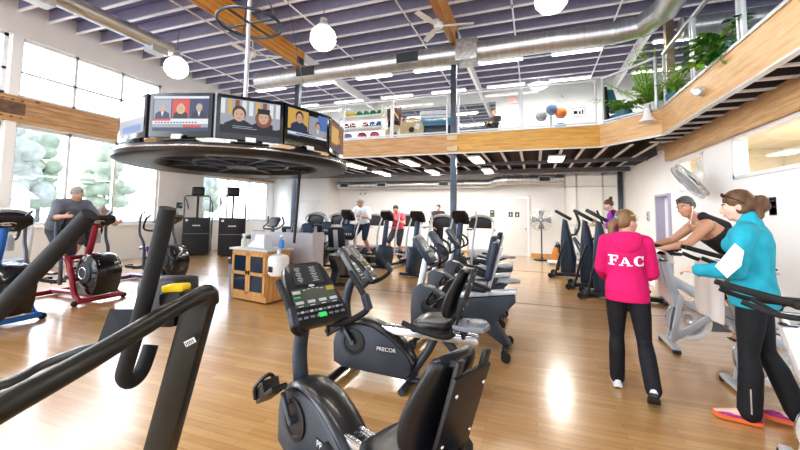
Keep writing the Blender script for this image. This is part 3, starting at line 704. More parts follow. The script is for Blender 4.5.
# arc trainers by the tall windows: user faces +x here
def arc_trainer(loc, rz, label, paint, group):
    t = thing('arc_trainer', label, 'cross trainer', loc, rz, group)
    # base
    f = MB().tube([(-.05, -.36, .04), (-.02, -.34, .07), (-.02, .34, .07), (-.05, .36, .04)], .04, 10)
    f.tube([(-.02, -.3, .07), (-.18, -.3, .16), (-.32, -.29, .5), (-.5, -.27, .72), (-.75, -.24, .72)], .042, 10, smooth=4)
    f.tube([(-.02, .3, .07), (-.18, .3, .16), (-.32, .29, .5), (-.5, .27, .72), (-.75, .24, .72)], .042, 10, smooth=4)
    f.tube([(-.3, -.28, .38), (-.3, .28, .38)], .035, 10).tube([(-.55, -.24, .72), (-.55, .24, .72)], .035, 10)
    f.tube([(-.1, 0, .08), (-1.35, 0, .08)], .045, 10).tube([(-1.35, -.35, .05), (-1.35, .35, .05)], .04, 10)
    f.tube([(-.45, 0, .70), (-.36, 0, .95), (-.29, 0, 1.28)], .05, 10, smooth=3)
    f.build('frame', [paint], t)
    sl = MB().bar((-.02, -.26, .1), (-.02, .26, .1), .035, .03); sl.build('base_plate', [CHROME], t)
    for s in (-1, 1): MB().sph((-.03, s*.37, .04), (.05, .05, .045), n=10).build('rubber_foot', [RUBBER], t)
    # flywheel housing
    h = MB().lathe([(0, -.22), (.2, -.22), (.28, -.19), (.3, -.13), (.3, .13), (.28, .19), (.2, .22), (0, .22)], (-.11, 0, .5), 28, rot=(R(90), 0, 0))
    h.prism([(-.37, .14), (.08, .14), (.15, .3), (.18, .55), (.03, .76), (-.17, .8), (-.32, .6)], -.2, .2, 0, .04)
    ho = h.build('flywheel_housing', [mat('gloss_black_shell', (.012, .012, .014), .22, var=.1, coat=.5)], t)
    X = panel_matrix((.115, 0, .665), (.82, 0, .57))
    lb = MB().add([(-.16, -.04, .012), (.16, -.04, .012), (.15, .04, .012), (-.15, .04, .012)], [(0, 1, 2, 3)], 0, X)
    for i in range(9): lb.add([(-.115+.026*i, -.012, .014), (-.098+.026*i, -.012, .014), (-.098+.026*i, .014, .014), (-.115+.026*i, .014, .014)], [(0, 1, 2, 3)], 1, X)
    lb.build('badge', [mat('silver_badge', (.7, .7, .72), .3, .4), DINK], ho)
    for s in (-1, 1):
        dsk = MB().lathe([(.0, 0), (.17, 0), (.17, .02), (.1, .03), (0, .03)], (-.11, s*.215, .5), 24, rot=(R(-90*s), 0, 0)); dsk.build('drive_disc', [STEEL], ho)
        MB().tube([(-.11+.09*math.cos(a), s*.25, .5+.09*math.sin(a)) for a in [i*2*math.pi/20 for i in range(20)]], .012, 6, closed=True).build('disc_emblem', [CHROME], ho)
    # mast, console
    X = panel_matrix((-.3, 0, 1.36), (-.62, 0, .78)); Xr = X @ M.Rotation(R(-90), 4, 'X')
    c = MB().prism([(-.2, -.15), (.2, -.15), (.29, .02), (.24, .14), (-.24, .14), (-.29, .02)], .0, .07, 0, .02, Xr).build('console', [BLACK], t)
    MB().add([(-.16, -.09, .004), (.16, -.09, .004), (.2, .1, .004), (-.2, .1, .004)], [(0, 1, 2, 3)], 0, X).build('screen', [mat('pale_lcd', (.3, .38, .42), .25)], c)
    X2 = X @ M.Translation((0, 0, -.074)) @ M.Rotation(math.pi, 4, 'Y')
    lg = MB().text('CYBEX', .075, X2 @ M.Translation((0, -.06, .002)), 0)
    lg.tube([X2 @ V((.09*math.cos(a), .045+.034*math.sin(a), .003)) for a in [i*2*math.pi/20 for i in range(18)]], .006, 6)
    lg.tube([X2 @ V((.045*math.cos(a)-.01, .045+.018*math.sin(a), .003)) for a in [i*2*math.pi/20 for i in range(3, 20)]], .005, 6)
    lg.build('emblem', [INK], c)
    for s in (-1, 1):
        MB().tube([(-.46, s*.05, 1.15), (-.5, s*.2, 1.1), (-.62, s*.3, 1.15), (-.56, s*.3, 1.36), (-.42, s*.3, 1.44)], .02, 8, smooth=4).build('handlebar', [BLACK], t)
        MB().tube([(-.5, s*.34, .3), (-.5, s*.36, .8), (-.62, s*.38, 1.05), (-.62, s*.38, 1.4), (-.5, s*.38, 1.5)], [.03, .028, .024, .02, .02], 8, smooth=4).build('swing_arm', [STEEL], t)
        zz = .30 if s < 0 else .42
        MB().bar((-.3, s*.2, .46), (-1.0, s*.2, zz-.03), .05, .05, .01).build('pedal_arm', [STEEL], t)
        MB().box((-.95, s*.2, zz), (.42, .17, .03), bev=.012).box((-1.15, s*.2, zz+.03), (.02, .17, .05)).box((-.95, s*.2+s*.08, zz+.03), (.4, .015, .04)).build('foot_plate', [BLACK], t)
    MB().lathe([(0, 0), (.045, 0), (.045, .17), (.02, .19), (.02, .22), (0, .22)], (-.44, .14, .95), 14).build('bottle_holder', [LGREY], t)
    return t
AG = 'coloured cross trainers along the tall windows'
AX = -6.85
tr_red = arc_trainer((AX, 4.22, 0), 0, 'red framed cross trainer with black drum and silver badge, used by the grey-shirted man', REDP, AG)
dup(tr_red, 'blue framed cross trainer with black drum and silver badge', (AX+.35, 2.9, 0), 0, swap={'red_frame_paint': BLUP})
dup(tr_red, 'purple framed cross trainer with black drum, beside the red one', (-7.2, 5.85, 0), 0, swap={'red_frame_paint': PURP})

# stair climbers
def stair_climber(loc, rz, label, group):
    t = thing('stair_climber', label, 'stair climber', loc, rz, group)    # black front faces +x
    b = MB().prism([(-1.05, .04), (.0, .04), (.0, 1.3), (-.3, 1.3), (-.95, .45)], -.42, .42, 0, .02).build('housing', [BLACK], t)
    lb = MB()
    X = panel_matrix((.002, 0, 1.02), (1, 0, 0))
    for i in range(6): lb.add([(-.12+.042*i, -.02, .002), (-.09+.042*i, -.02, .002), (-.09+.042*i, .025, .002), (-.12+.042*i, .025, .002)], [(0, 1, 2, 3)], 0, X)
    lb.add([(-.34, .15, .002), (-.26, .15, .002), (-.26, .22, .002), (-.34, .22, .002)], [(0, 1, 2, 3)], 0, X)
    lb.build('badge', [INK], b)
    MB().box((-.005, 0, .74), (.02, .8, .02)).build('seam', [GREYP], b)
    st = MB()
    for i in range(4): st.box((-.4-.17*i, 0, 1.05-.2*i), (.22, .62, .04), bev=.01)
    st.build('step', [GREYP], t)
    MB().tube([(-.06, -.4, 1.28), (-.03, -.4, 2.02), (-.06, -.34, 2.06), (-.06, .34, 2.06), (-.03, .4, 2.02), (-.06, .4, 1.28)], .024, 10).build('front_rail', [STEEL], t)
    for s in (-1, 1): MB().tube([(-.06, s*.4, 1.95), (-.5, s*.4, 1.9), (-.95, s*.4, 1.55), (-1.0, s*.4, .5)], .022, 8, smooth=4).build('side_rail', [STEEL], t)
    MB().cyl((-.12, 0, 1.3), (-.12, 0, 2.1), .035).build('console_mast', [BLACK], t)
    MB().box((-.13, 0, 2.22), (.2, .4, .3), (0, R(-14), 0), .06, seg=3).build('console', [BLACK], t)
    return t
s1 = stair_climber((-11.1, 9.72, 0), R(-48), 'tall black stair climber of the pair, nearer the small dark notice', 'stair climbers')
dup(s1, 'tall black stair climber of the pair, nearer the pine cabinet', (-9.78, 10.0, 0), R(-48))

# ellipticals
def elliptical(loc, rz, label, group):
    t = thing('elliptical_trainer', label, 'elliptical trainer', loc, rz, group)
    MB().prism([(.05, .1), (.55, .1), (.62, .34), (.45, .62), (.2, .66), (.08, .45)], -.12, .12, 0, .04).build('shell', [NAVY], t)
    MB().bar((.1, 0, .07), (1.75, 0, .07), .12, .07, .01).tube([(.1, -.3, .05), (.1, .3, .05)], .035).tube([(1.75, -.3, .05), (1.75, .3, .05)], .035).build('base', [NAVY], t)
    MB().bar((.28, 0, .6), (.42, 0, 1.35), .12, .09, .03).build('console_mast', [mat('slate_blue_post', (.025, .05, .10), .35, .2)], t)
    X = panel_matrix((.46, 0, 1.5), (.8, 0, .6)); Xr = X @ M.Rotation(R(-90), 4, 'X')
    c = MB().prism([(-.17, -.17), (.17, -.17), (.2, .05), (.15, .17), (-.15, .17), (-.2, .05)], .0, .09, 0, .025, Xr).build('console', [BLACK], t)
    MB().add([(-.12, -.05, .004), (.12, -.05, .004), (.13, .11, .004), (-.13, .11, .004)], [(0, 1, 2, 3)], 0, X).build('screen', [mat('dim_screen', (.12, .17, .24), .2)], c)
    for s in (-1, 1):
        MB().tube([(.5, s*.12, 1.2), (.7, s*.2, 1.22), (.72, s*.16, 1.36)], .017, 8, smooth=3).build('fixed_handle', [BLACK], t)
        MB().tube([(.36, s*.3, .42), (.4, s*.31, .9), (.5, s*.31, 1.2), (.62, s*.3, 1.45), (.58, s*.29, 1.62)], [.028, .026, .022, .02, .02], 8, smooth=4).build('swing_arm', [SILVER], t)
        dx = .1*s
        MB().bar((.36, s*.28, .42), (1.5, s*.2, .36+dx), .05, .05, .01).build('pedal_link', [SILVER], t)
        MB().box((1.05, s*.2, .44+dx*.6), (.42, .16, .035), (0, R(4), 0), .015).box((.86, s*.2, .475+dx*.6), (.03, .16, .05)).build('foot_plate', [BLACK], t)
        MB().cyl((1.5, s*.12, .3), (1.5, s*.18, .3), .22, n=22).build('crank_disc', [CHAR], t)
    MB().prism([(1.25, .1), (1.72, .1), (1.76, .35), (1.6, .52), (1.38, .52), (1.24, .35)], -.1, .1, 0, .03).build('rear_shell', [NAVY], t)
    return t
EG = 'ellipticals in the middle of the hall'
e1 = elliptical((-4.95, 8.75, 0), R(80), 'dark elliptical with black console, used by the man in the cap', EG)
dup(e1, 'dark elliptical used by the woman in the pink top', (-4.05, 9.4, 0), R(78))
dup(e1, 'blue posted elliptical between the woman in pink and the middle column', (-2.9, 8.6, 0), R(76))
dup(e1, 'blue posted elliptical with big black console right of the middle column', (-1.7, 7.9, 0), R(72))

# treadmills in the rear row: front faces -y
def treadmill(loc, rz, label, group):
    t = thing('treadmill', label, 'treadmill', loc, rz, group)
    MB().prism([(.0, .04), (.02, .3), (.12, .42), (.4, .44), (.5, .3), (.52, .06)], -.36, .36, 0, .03).build('motor_hood', [GREYP], t)
    MB().box((1.2, 0, .13), (1.6, .78, .12), bev=.02).build('deck', [CHAR], t)
    MB().box((1.22, 0, .195), (1.5, .5, .012)).build('belt', [BLACK], t)
    for s in (-1, 1):
        MB().tube([(.3, s*.38, .1), (.22, s*.38, .6), (.2, s*.39, 1.1), (.3, s*.38, 1.4)], .035, 10, smooth=4).tube([(.3, s*.38, 1.1), (.7, s*.39, 1.05), (.9, s*.39, 1.0)], .028, 10, smooth=3).build('upright', [ALU], t)
    rr = []
    for k in range(13):
        a = math.pi*k/12; y = -.42*math.cos(a); z = 1.16+.3*math.sin(a)**.7
        rr.append([(.22, y, z), (.2, y*1.02, z+.06), (.36, y*1.02, z+.09), (.44, y, z+.03)])
    MB().rings(rr).build('hood_arch', [mat('pewter_plastic', (.30, .32, .34), .35, .2)], t)
    c = MB().prism([(-.36, 1.1), (.36, 1.1), (.37, 1.26), (.3, 1.42), (.18, 1.47), (-.18, 1.47), (-.3, 1.42), (-.37, 1.26)], -.4, -.3, 0, .02, M.Rotation(R(90), 4, 'Z')).build('console', [BLACK], t)
    MB().prism([(-.16, 1.2), (.16, 1.2), (.16, 1.38), (-.16, 1.38)], -.404, -.396, 0, 0, M.Rotation(R(90), 4, 'Z')).build('screen', [MATS['dim_screen']], c)
    return t
TG = 'treadmills along the rear of the hall'
TX = [(312, 'leftmost, by the wall corner'), (336, 'second, behind the man in the cap'), (372, 'third, left of the woman in pink'), (407, 'fourth, right of the woman in pink'), (441, 'fifth, with the dark-haired runner behind it'), (479, 'last, right of the middle column')]
tm = None
for px, w in TX:
    p = at(px, 215, Y=11.6); lab = 'grey arched treadmill in rear row, '+w
    if tm is None: tm = treadmill((p.x, 11.6, 0), R(90), lab, TG)
    else: dup(tm, lab, (p.x, 11.6, 0))
# window side treadmill and grey posted trainer
dup(tm, 'treadmill by the tall windows behind the red cross trainer', (-10.4, 4.6, 0), R(180))['group'] = 'machines by the windows'
e5 = dup(e1, 'grey posted elliptical by the tall windows behind the blue cross trainer', (-8.8, 3.35, 0), R(180), swap={'slate_blue_post': LGREY, 'black_plastic': GREYP}); e5['group'] = 'machines by the windows'

# tall climbers on the right
def tall_climber(loc, rz, label, group):
    t = thing('tall_elliptical', label, 'elliptical trainer', loc, rz, group)
    MB().prism([(.2, .12), (.54, .12), (.56, .5), (.46, 1.0), (.36, 1.42), (.26, 1.46), (.22, 1.1), (.18, .5)], -.14, .14, 0, .05).build('tower', [NAVY], t)
    MB().prism([(.30, .2), (.48, .2), (.5, .5), (.40, 1.0), (.34, 1.2), (.28, .9)], -.15, .15, 0, .01).build('tower_inlay', [mat('slate_blue_inlay', (.02, .032, .058), .4)], t)
    MB().bar((.0, 0, .06), (1.3, 0, .06), .14, .08, .015).tube([(.05, -.32, .05), (.05, .32, .05)], .035).tube([(1.3, -.3, .05), (1.3, .3, .05)], .035).build('base', [BLACK], t)
    for s in (-1, 1): MB().cyl((-.02, s*.3, .06), (-.02, s*.36, .06), .06, n=16).build('transport_wheel', [RUBBER], t)
    X = panel_matrix((.3, 0, 1.58), (.5, 0, .85)); Xr = X @ M.Rotation(R(-90), 4, 'X')
    c = MB().prism([(-.19, -.2), (.19, -.2), (.23, .05), (.18, .22), (-.18, .22), (-.23, .05)], .0, .07, 0, .02, Xr).build('console', [BLACK], t)
    MB().add([(-.14, -.08, .004), (.14, -.08, .004), (.15, .14, .004), (-.15, .14, .004)], [(0, 1, 2, 3)], 0, X).build('screen', [mat('brown_screen', (.16, .10, .07), .2)], c)
    for s in (-1, 1):
        MB().tube([(.42, s*.2, 1.05), (.56, s*.27, 1.1), (.64, s*.28, 1.35), (.54, s*.27, 1.66)], .02, 8, smooth=4).build('swing_arm', [BLACK], t)
        MB().bar((.5, s*.24, 1.0), (.85, s*.24, .38+.1*s), .05, .05, .01).build('pedal_arm', [STEEL], t)
        MB().box((.88, s*.24, .34+.1*s), (.42, .17, .04), bev=.015).box((.7, s*.24, .38+.1*s), (.03, .17, .06)).build('foot_plate', [BLACK], t)
        MB().tube([(.1, s*.36, .1), (.2, s*.36, .55), (.34, s*.3, .95)], .022, 8, smooth=3).build('side_stay', [BLACK], t)
    MB().lathe([(0, 0), (.035, 0), (.035, .17), (.015, .19), (.015, .21), (0, .21)], (.56, -.16, 1.05), 12).build('bottle_holder', [GREYP], t)
    return t
LG = 'tall dark trainers in a row on the right'
l1 = tall_climber((.42, 10.35, 0), R(-8), 'tall dark elliptical farthest of the three, nearest the standing fan', LG)
dup(l1, 'tall dark elliptical in the middle of the three, ridden by the woman in purple', (.72, 8.95, 0), R(-8))
dup(l1, 'tall dark elliptical nearest of the three, just left of the pink hoodie', (.86, 8.1, 0), R(-8))

# spin bikes
def spin_bike(loc, rz, label, group, paint):
    t = thing('spin_bike', label, 'spin bike', loc, rz, group)
    fr = MB().bar((.0, 0, .82), (.95, 0, .24), .05, .11, .02).bar((.12, -.06, .62), (.02, -.06, .09), .03, .06, .01).bar((.12, .06, .62), (.02, .06, .09), .03, .06, .01)
    fr.bar((-.03, 0, 1.02), (.1, 0, .48), .11, .1, .02).bar((.12, 0, .55), (.7, 0, .3), .04, .07, .01).bar((.95, 0, .26), (1.08, 0, .06), .06, .08, .015).bar((.45, 0, .42), (.02, 0, .08), .06, .07, .015).bar((.55, 0, .32), (1.05, 0, .07), .06, .07, .015)
    fr.build('frame', [paint], t)
    MB().box((0, 0, .05), (.07, .52, .05), bev=.015).build('front_foot', [paint], t); MB().box((1.08, 0, .05), (.07, .52, .05), bev=.015).build('rear_foot', [paint], t)
    for x in (0, 1.08):
        for s in (-1, 1): MB().box((x, s*.25, .02), (.08, .05, .04), bev=.01).build('rubber_foot', [RUBBER], t)
    MB().lathe([(.14, -.012), (.23, -.012), (.235, 0), (.23, .012), (.14, .012), (.13, .008), (.03, .02), (.03, -.02), (.13, -.008)], (.2, 0, .32), 30, rot=(R(90), 0, 0)).build('flywheel', [CHROME], t)
    MB().prism([(.14, .24), (.3, .2), (.62, .22), (.72, .32), (.62, .42), (.3, .42), (.14, .38)], .045, .075, 0, .01).build('chain_guard', [GREYP], t)
    MB().bar((.82, 0, .33), (.90, 0, .62), .07, .05, .02).build('seat_tube', [paint], t)
    MB().cyl((.88, 0, .55), (.95, 0, .93), .022).bar((.86, 0, .93), (1.06, 0, .93), .04, .03, .006).build('seat_post', [CHROME], t)
    sa = MB().rings([[(.70, y, .985-abs(y)*.1) for y in (-.02, 0, .02)]+[(.70, y, .955) for y in (.02, 0, -.02)], [(.85, y, .995-abs(y)*.1) for y in (-.04, 0, .04)]+[(.85, y, .955) for y in (.04, 0, -.04)],
                     [(.96, y, .995-abs(y)*.08) for y in (-.1, 0, .1)]+[(.96, y, .955) for y in (.1, 0, -.1)], [(1.04, y, 1.0-abs(y)*.1) for y in (-.09, 0, .09)]+[(1.04, y, .965) for y in (.09, 0, -.09)]]).build('saddle', [VINYL], t)
    sm = sa.modifiers.new('round', 'SUBSURF'); sm.levels = sm.render_levels = 2
    MB().cyl((.0, 0, .9), (-.06, 0, 1.08), .022).bar((-.12, 0, 1.09), (.12, 0, 1.09), .04, .03, .006).build('bar_post', [CHROME], t)
    hb = MB()
    for s in (-1, 1):
        hb.tube([(.1, 0, 1.1), (.1, s*.16, 1.11), (.04, s*.23, 1.12), (-.15, s*.24, 1.13), (-.30, s*.22, 1.19)], .019, 10, smooth=4)
        hb.tube([(.1, s*.08, 1.15), (-.08, s*.075, 1.19), (-.36, s*.06, 1.27)], .021, 10, smooth=4)
        hb.box((.04, s*.1, 1.17), (.16, .08, .035), bev=.012)
    hb.tube([(-.13, -.24, 1.125), (-.13, .24, 1.125)], .016, 10)
    hb.build('handlebar', [FOAM], t)
    MB().cyl((.28, 0, .66), (.33, 0, .78), .02).sph((.335, 0, .8), (.03, .03, .025)).build('resistance_knob', [BLACK], t)
    MB().cyl((.55, -.14, .32), (.55, .14, .32), .022).bar((.55, -.12, .32), (.63, -.12, .18), .016, .03).bar((.55, .12, .32), (.47, .12, .46), .016, .03).build('crank', [CHROME], t)
    pm = MB().box((0, 0, 0), (.1, .09, .025), bev=.006).tube([(-.1, -.04, .03), (-.14, 0, .05), (-.1, .04, .03), (0, .045, .0), (0, -.045, .0)], .008, 6, closed=True).mesh('pedal', [BLACK])
    link('pedal', pm, t, (.64, -.18, .17)); link('pedal', pm, t, (.46, .18, .47))
    bc = MB().tube([(-.02+.05*math.cos(a), 0+.05*math.sin(a), 1.02) for a in [i*.5236 for i in range(12)]], .006, 6, closed=True).build('bottle_cage', [BLACK], t)
    return t
SG = 'spin bikes along the side wall'
sp = spin_bike((1.5, 5.38, 0), R(0), 'silver spin bike ridden by the man in the black tank top', SG, SILVER)
dup(sp, 'silver spin bike hung with towels, behind the woman in blue', (1.68, 4.22, 0))
dup(sp, 'silver spin bike at the right edge with thick black handlebars', (1.49, 3.0, 0), R(-8), swap={'silver_paint': mat('pale_silver_paint', (.72, .74, .77), .3, .3, var=.04)}, scale=(1, 1, .88))
# ------------------------------------------------------------------ foreground trainer at the left (partly in frame)
def fg_trainer():
    o = at(175, 450, D=1.2); base = V((o.x-.25, o.y+.0, 0))
    t = thing('cross_trainer', 'large dark handrails and post of a trainer with yellow stop button', 'cross trainer', base)
    A = lambda px, py, d: at(px, py, D=d)-base
    pts = [A(-70, 455, .56), A(-20, 420, .62), A(90, 359, .86), A(160, 317, 1.08), A(190, 300, 1.18), A(208, 292, 1.22), A(211, 302, 1.24)]
    r = MB().tube(pts, .0255, 16, smooth=6).build('handrail', [OLIVE], t)
    p, q = A(203, 293, 1.25), A(159, 455, 1.25); low = V((q.x-.05, q.y+.02, .03))
    ps = MB().bar(p, q, .09, .065, .012, up=tuple(-(_fw))).bar(q+(q-p)*-.0, low, .09, .065, .012, up=tuple(-(_fw)))
    po = ps.build('post', [OLIVE], t)
    st = MB()
    c = A(190, 342, 1.19); X = panel_matrix(c, -_fw) @ M.Rotation(R(28), 4, 'Z')
    st.add([(-.019, -.009, 0), (.019, -.009, 0), (.019, .009, 0), (-.019, .009, 0)], [(0, 1, 2, 3)], 0, X)
    for i in range(5): st.add([(-.015+.006*i, -.006, .001), (-.012+.006*i, -.006, .001), (-.012+.006*i, .005, .001), (-.015+.006*i, .005, .001)], [(0, 1, 2, 3)], 1, X)
    st.build('sticker', [INK, DINK], po)
    a, b = A(188, 300, 1.3), A(150, 300, 1.32)
    pn = MB().bar(b, a, .13, .16, .02).build('control_block', [BLACK], t)
    y0, y1 = A(166, 288, 1.2), A(187, 287, 1.2)
    MB().bar(y0, y1, .055, .022, .008).build('stop_button', [YEL], pn)
    MB().bar(y0+V((0, 0, -.03)), y1+V((0, 0, -.03)), .07, .04, .008).build('button_base', [BLACK], pn)
    # moving arms
    h1 = [A(-90, 400, .9), A(-30, 340, .88), A(40, 267, .86), A(90, 214, .86)]
    MB().tube(h1, [.024, .0225, .0195, .018], 18, smooth=4).build('arm_handle', [FOAM], t)
    h2 = [A(168, 208, 1.12), A(155, 262, 1.13), A(140, 318, 1.14), A(127, 362, 1.15), A(124, 376, 1.16), A(131, 381, 1.19), A(142, 370, 1.24), A(151, 345, 1.28)]
    MB().tube(h2, .0235, 18, smooth=5).build('arm_handle', [FOAM], t)
    h3 = [A(-30, 391, 1.25), A(8, 383, 1.3), A(45, 364, 1.38), A(80, 351, 1.42), A(104, 345, 1.44)]
    MB().tube(h3, [.022, .021, .02, .02, .02], 12, smooth=5, flat=.8).build('rear_rail', [SATIN], t)
    P = [A(110, 309, 1.38), A(134, 309, 1.4), A(128, 342, 1.36), A(96, 346, 1.34)]; n = (P[1]-P[0]).cross(P[2]-P[0]).normalized()*.018
    MB().add([p_ for p_ in P]+[p_+n for p_ in P], [(0, 1, 2, 3), (7, 6, 5, 4), (0, 4, 5, 1), (1, 5, 6, 2), (2, 6, 7, 3), (3, 7, 4, 0)]).build('reading_tray', [BLACK], t)
    return t
fg_trainer()

# ------------------------------------------------------------------ the hung screen ring
RC = V((-4.5, 4.75, 0))
t = thing('screen_ring', 'big dark round ring hung from the roof carrying the televisions', 'screen ring', RC)
k = 64
def circ(r, z): return [V((r*math.cos(2*math.pi*i/k), r*math.sin(2*math.pi*i/k), z)) for i in range(k)]
prof = [(1.22, 2.26), (1.63, 2.23), (1.7, 2.26), (1.72, 2.31), (1.7, 2.36), (1.6, 2.38), (1.15, 2.38)]
v = []; f = []
for i in range(k):
    a = 2*math.pi*i/k
    for (r_, z_) in prof: v.append((r_*math.cos(a), r_*math.sin(a), z_))
n = len(prof)
for i in range(k):
    for j in range(n): f.append((i*n+j, ((i+1) % k)*n+j, ((i+1) % k)*n+(j+1) % n, i*n+(j+1) % n))
MB().add(v, f).build('rim', [mat('ring_graphite', (.028, .028, .03), .3, .3, var=.15)], t)
MB().tube(circ(1.712, 2.315), .012, 6, closed=True).build('rim_trim', [CHROME], t)
sp_ = MB()
for i in range(8):
    a = 2*math.pi*i/8+.3; sp_.bar((.2*math.cos(a), .2*math.sin(a), 2.31), (1.3*math.cos(a), 1.3*math.sin(a), 2.31), .05, .05)
sp_.lathe([(.0, 2.26), (.24, 2.26), (.24, 2.37), (0, 2.37)], n=24).tube(circ(.72, 2.31), .025, 6, closed=True)
sp_.build('spoke_frame', [STEEL], t)
MB().lathe([(.25, 2.365), (1.2, 2.365), (1.2, 2.38), (.25, 2.38)], n=40, cap=False).build('top_plate', [mat('ring_dark_plate', (.02, .02, .022), .5)], t)
MB().cyl((.44, -.45, 2.3), (.44, -.45, 6.42), .032, n=14).build('hanging_pole', [ALU], t)
MB().tube([(.46+.46*math.cos(a), -.45+.46*math.sin(a), 4.4) for a in [i*2*math.pi/40 for i in range(40)]], .022, 8, closed=True).bar((0, -.45, 4.4), (.92, -.45, 4.4), .025, .025).bar((.46, -.91, 4.4), (.46, .01, 4.4), .025, .025).bar((.1, -.2, 4.4), (.44, -.45, 5.4), .02, .02).bar((.82, -.2, 4.4), (.44, -.45, 5.4), .02, .02).build('top_hoop', [STEEL], t)
MB().tube([(.6, .75, 2.3), (.57, .74, 1.6), (.54, .73, 1.0)], .026, 10).build('support_pole', [BLACK], t)
for s, (cx_, cy_) in enumerate(((.9, .9), (-.9, .9))): MB().cyl((cx_, cy_, 2.3), (cx_*.3, cy_*.3, 6.4), .004, n=6).build('guy_cable', [STEEL], t)

SKIN1 = mat('screen_face', (.5, .3, .22), .5, var=0, emit=(.62, .40, .30), es=.9)
def scr(nm, c, e=.42): return mat('screen_'+nm, tuple(x*.1 for x in c), .3, var=0, emit=c, es=e)
SW, SB, SR, SK, SN, SO, SG_ = scr('white', (.85, .88, .9)), scr('blue', (.12, .25, .6)), scr('red', (.75, .08, .06)), scr('black', (.008, .008, .01)), scr('navy', (.04, .06, .14)), scr('amber', (.75, .48, .14)), scr('grey', (.42, .44, .5))
SH = scr('hair', (.06, .04, .03)); SHB = scr('fair_hair', (.75, .55, .25)); SF = scr('skin', (.72, .46, .35)); SPK = scr('dark_cloth', (.02, .02, .03)); SGL = scr('auburn', (.3, .1, .05))
SCM = [SW, SB, SR, SK, SN, SO, SG_, SH, SHB, SF, SPK, SGL]
W_, B_, R_, K_, N_, O_, G_, H_, HB_, F_, P_, A_ = range(12)
def ell(mb, cx, cy, rx, ry, z, m, n=14): mb.add([(cx+rx*math.cos(2*math.pi*i/n), cy+ry*math.sin(2*math.pi*i/n), z) for i in range(n)], [tuple(range(n))], m)
def rec(mb, x0, x1, y0, y1, z, m): mb.add([(x0, y0, z), (x1, y0, z), (x1, y1, z), (x0, y1, z)], [(0, 1, 2, 3)], m)
def bust(mb, cx, y0, s, hair, cloth, z, shirt=None, hat=False, longh=False):
    mb.add([(cx-.95*s, y0, z), (cx+.95*s, y0, z), (cx+.85*s, y0+.62*s, z), (cx+.3*s, y0+.92*s, z), (cx-.3*s, y0+.92*s, z), (cx-.85*s, y0+.62*s, z)], [(0, 1, 2, 3, 4, 5)], cloth)
    if shirt is not None: mb.add([(cx-.2*s, y0+.9*s, z+.0004), (cx, y0+.2*s, z+.0004), (cx+.2*s, y0+.9*s, z+.0004)], [(0, 1, 2)], shirt)
    if longh: ell(mb, cx, y0+1.15*s, .55*s, .62*s, z+.0003, hair)
    ell(mb, cx, y0+1.36*s, .42*s, .5*s, z+.0006, hair); ell(mb, cx, y0+1.22*s, .33*s, .43*s, z+.0009, F_)
    rec(mb, cx-.2*s, cx-.08*s, y0+1.26*s, y0+1.31*s, z+.0012, H_); rec(mb, cx+.08*s, cx+.2*s, y0+1.26*s, y0+1.31*s, z+.0012, H_); rec(mb, cx-.1*s, cx+.1*s, y0+1.0*s, y0+1.04*s, z+.0012, A_)
    if hat: rec(mb, cx-.4*s, cx+.4*s, y0+1.5*s, y0+1.85*s, z+.001, K_)
def tv(ang, label, content):
    d = V((math.cos(R(ang)), math.sin(R(ang)), 0)); c = RC+d*1.53
    t = thing('television', label, 'television', (c.x, c.y, 2.384), R(ang), 'televisions on the ring')   # screen faces local +x
    w, h = .79, .55
    MB().prism([(-w/2, .05), (w/2, .05), (w/2, .05+h), (-w/2, .05+h)], -.06, 0, 0, .012, M.Rotation(R(90), 4, 'Z')).build('case', [mat('tv_gloss_black', (.008, .009, .012), .15, var=.1, coat=.4)], t)
    X = panel_matrix((.0615, 0, .05+h/2+.015), (1, 0, 0)); sw, sh = .35, .215
    s = MB(); content(s, sw, sh); s2 = MB(); s2.add(s.v, s.f, 0, X); s2.mi = s.mi
    s2.build('screen', SCM, t)
    MB().box((-.01, 0, .03), (.06, .3, .06), bev=.01).box((0, 0, .008), (.2, .45, .016), bev=.006).build('stand', [BLACK], t)
    MB().box((.063, 0, .075), (.002, .1, .012)).build('badge', [LGREY], t)
    MB().box((.12, .0, .045), (.015, .12, .06), (0, R(-15), 0)).build('card_holder', [INK], t)
    for q in (-1, 1): MB().box((-.01, q*(w/2+.006), .05+h/2), (.06, .012, h*.96), bev=.004).build('side_trim', [ALU], t)
    return t
def c_glare(s, w, h): rec(s, -w, w, -h, h, 0, G_); rec(s, -w, w, -h*.1, h, .0006, W_); rec(s, -w*.7, w*.8, -h*.9, -h*.5, .0012, B_)  # window glare painted onto the screen as bright blocks
def c_news(s, w, h):
    rec(s, -w, w, -h, h, 0, N_); rec(s, -w, w, h*.86, h, .0005, W_)
    for i, (hr, cl) in enumerate(((G_, SPK and N_), (HB_, P_), (G_, P_))):
        x = -w*.66+i*w*.66; rec(s, x-w*.31, x+w*.31, -h*.28, h*.82, .0006, (G_, R_, N_)[i])
        bust(s, x, -h*.28, .1, hr, cl, .0012, W_ if i != 1 else None, longh=i == 1)
    rec(s, -w, w, -h*.62, -h*.3, .001, W_); rec(s, -w, -w*.35, -h*.42, -h*.3, .0016, R_); rec(s, -w, w, -h*.8, -h*.64, .001, SG_ and G_); rec(s, w*.1, w*.75, -h*.8, -h*.66, .0016, R_)
    for i in range(14): rec(s, -w*.9+i*w*.11, -w*.84+i*w*.11, -h*.56, -h*.48, .002, N_)
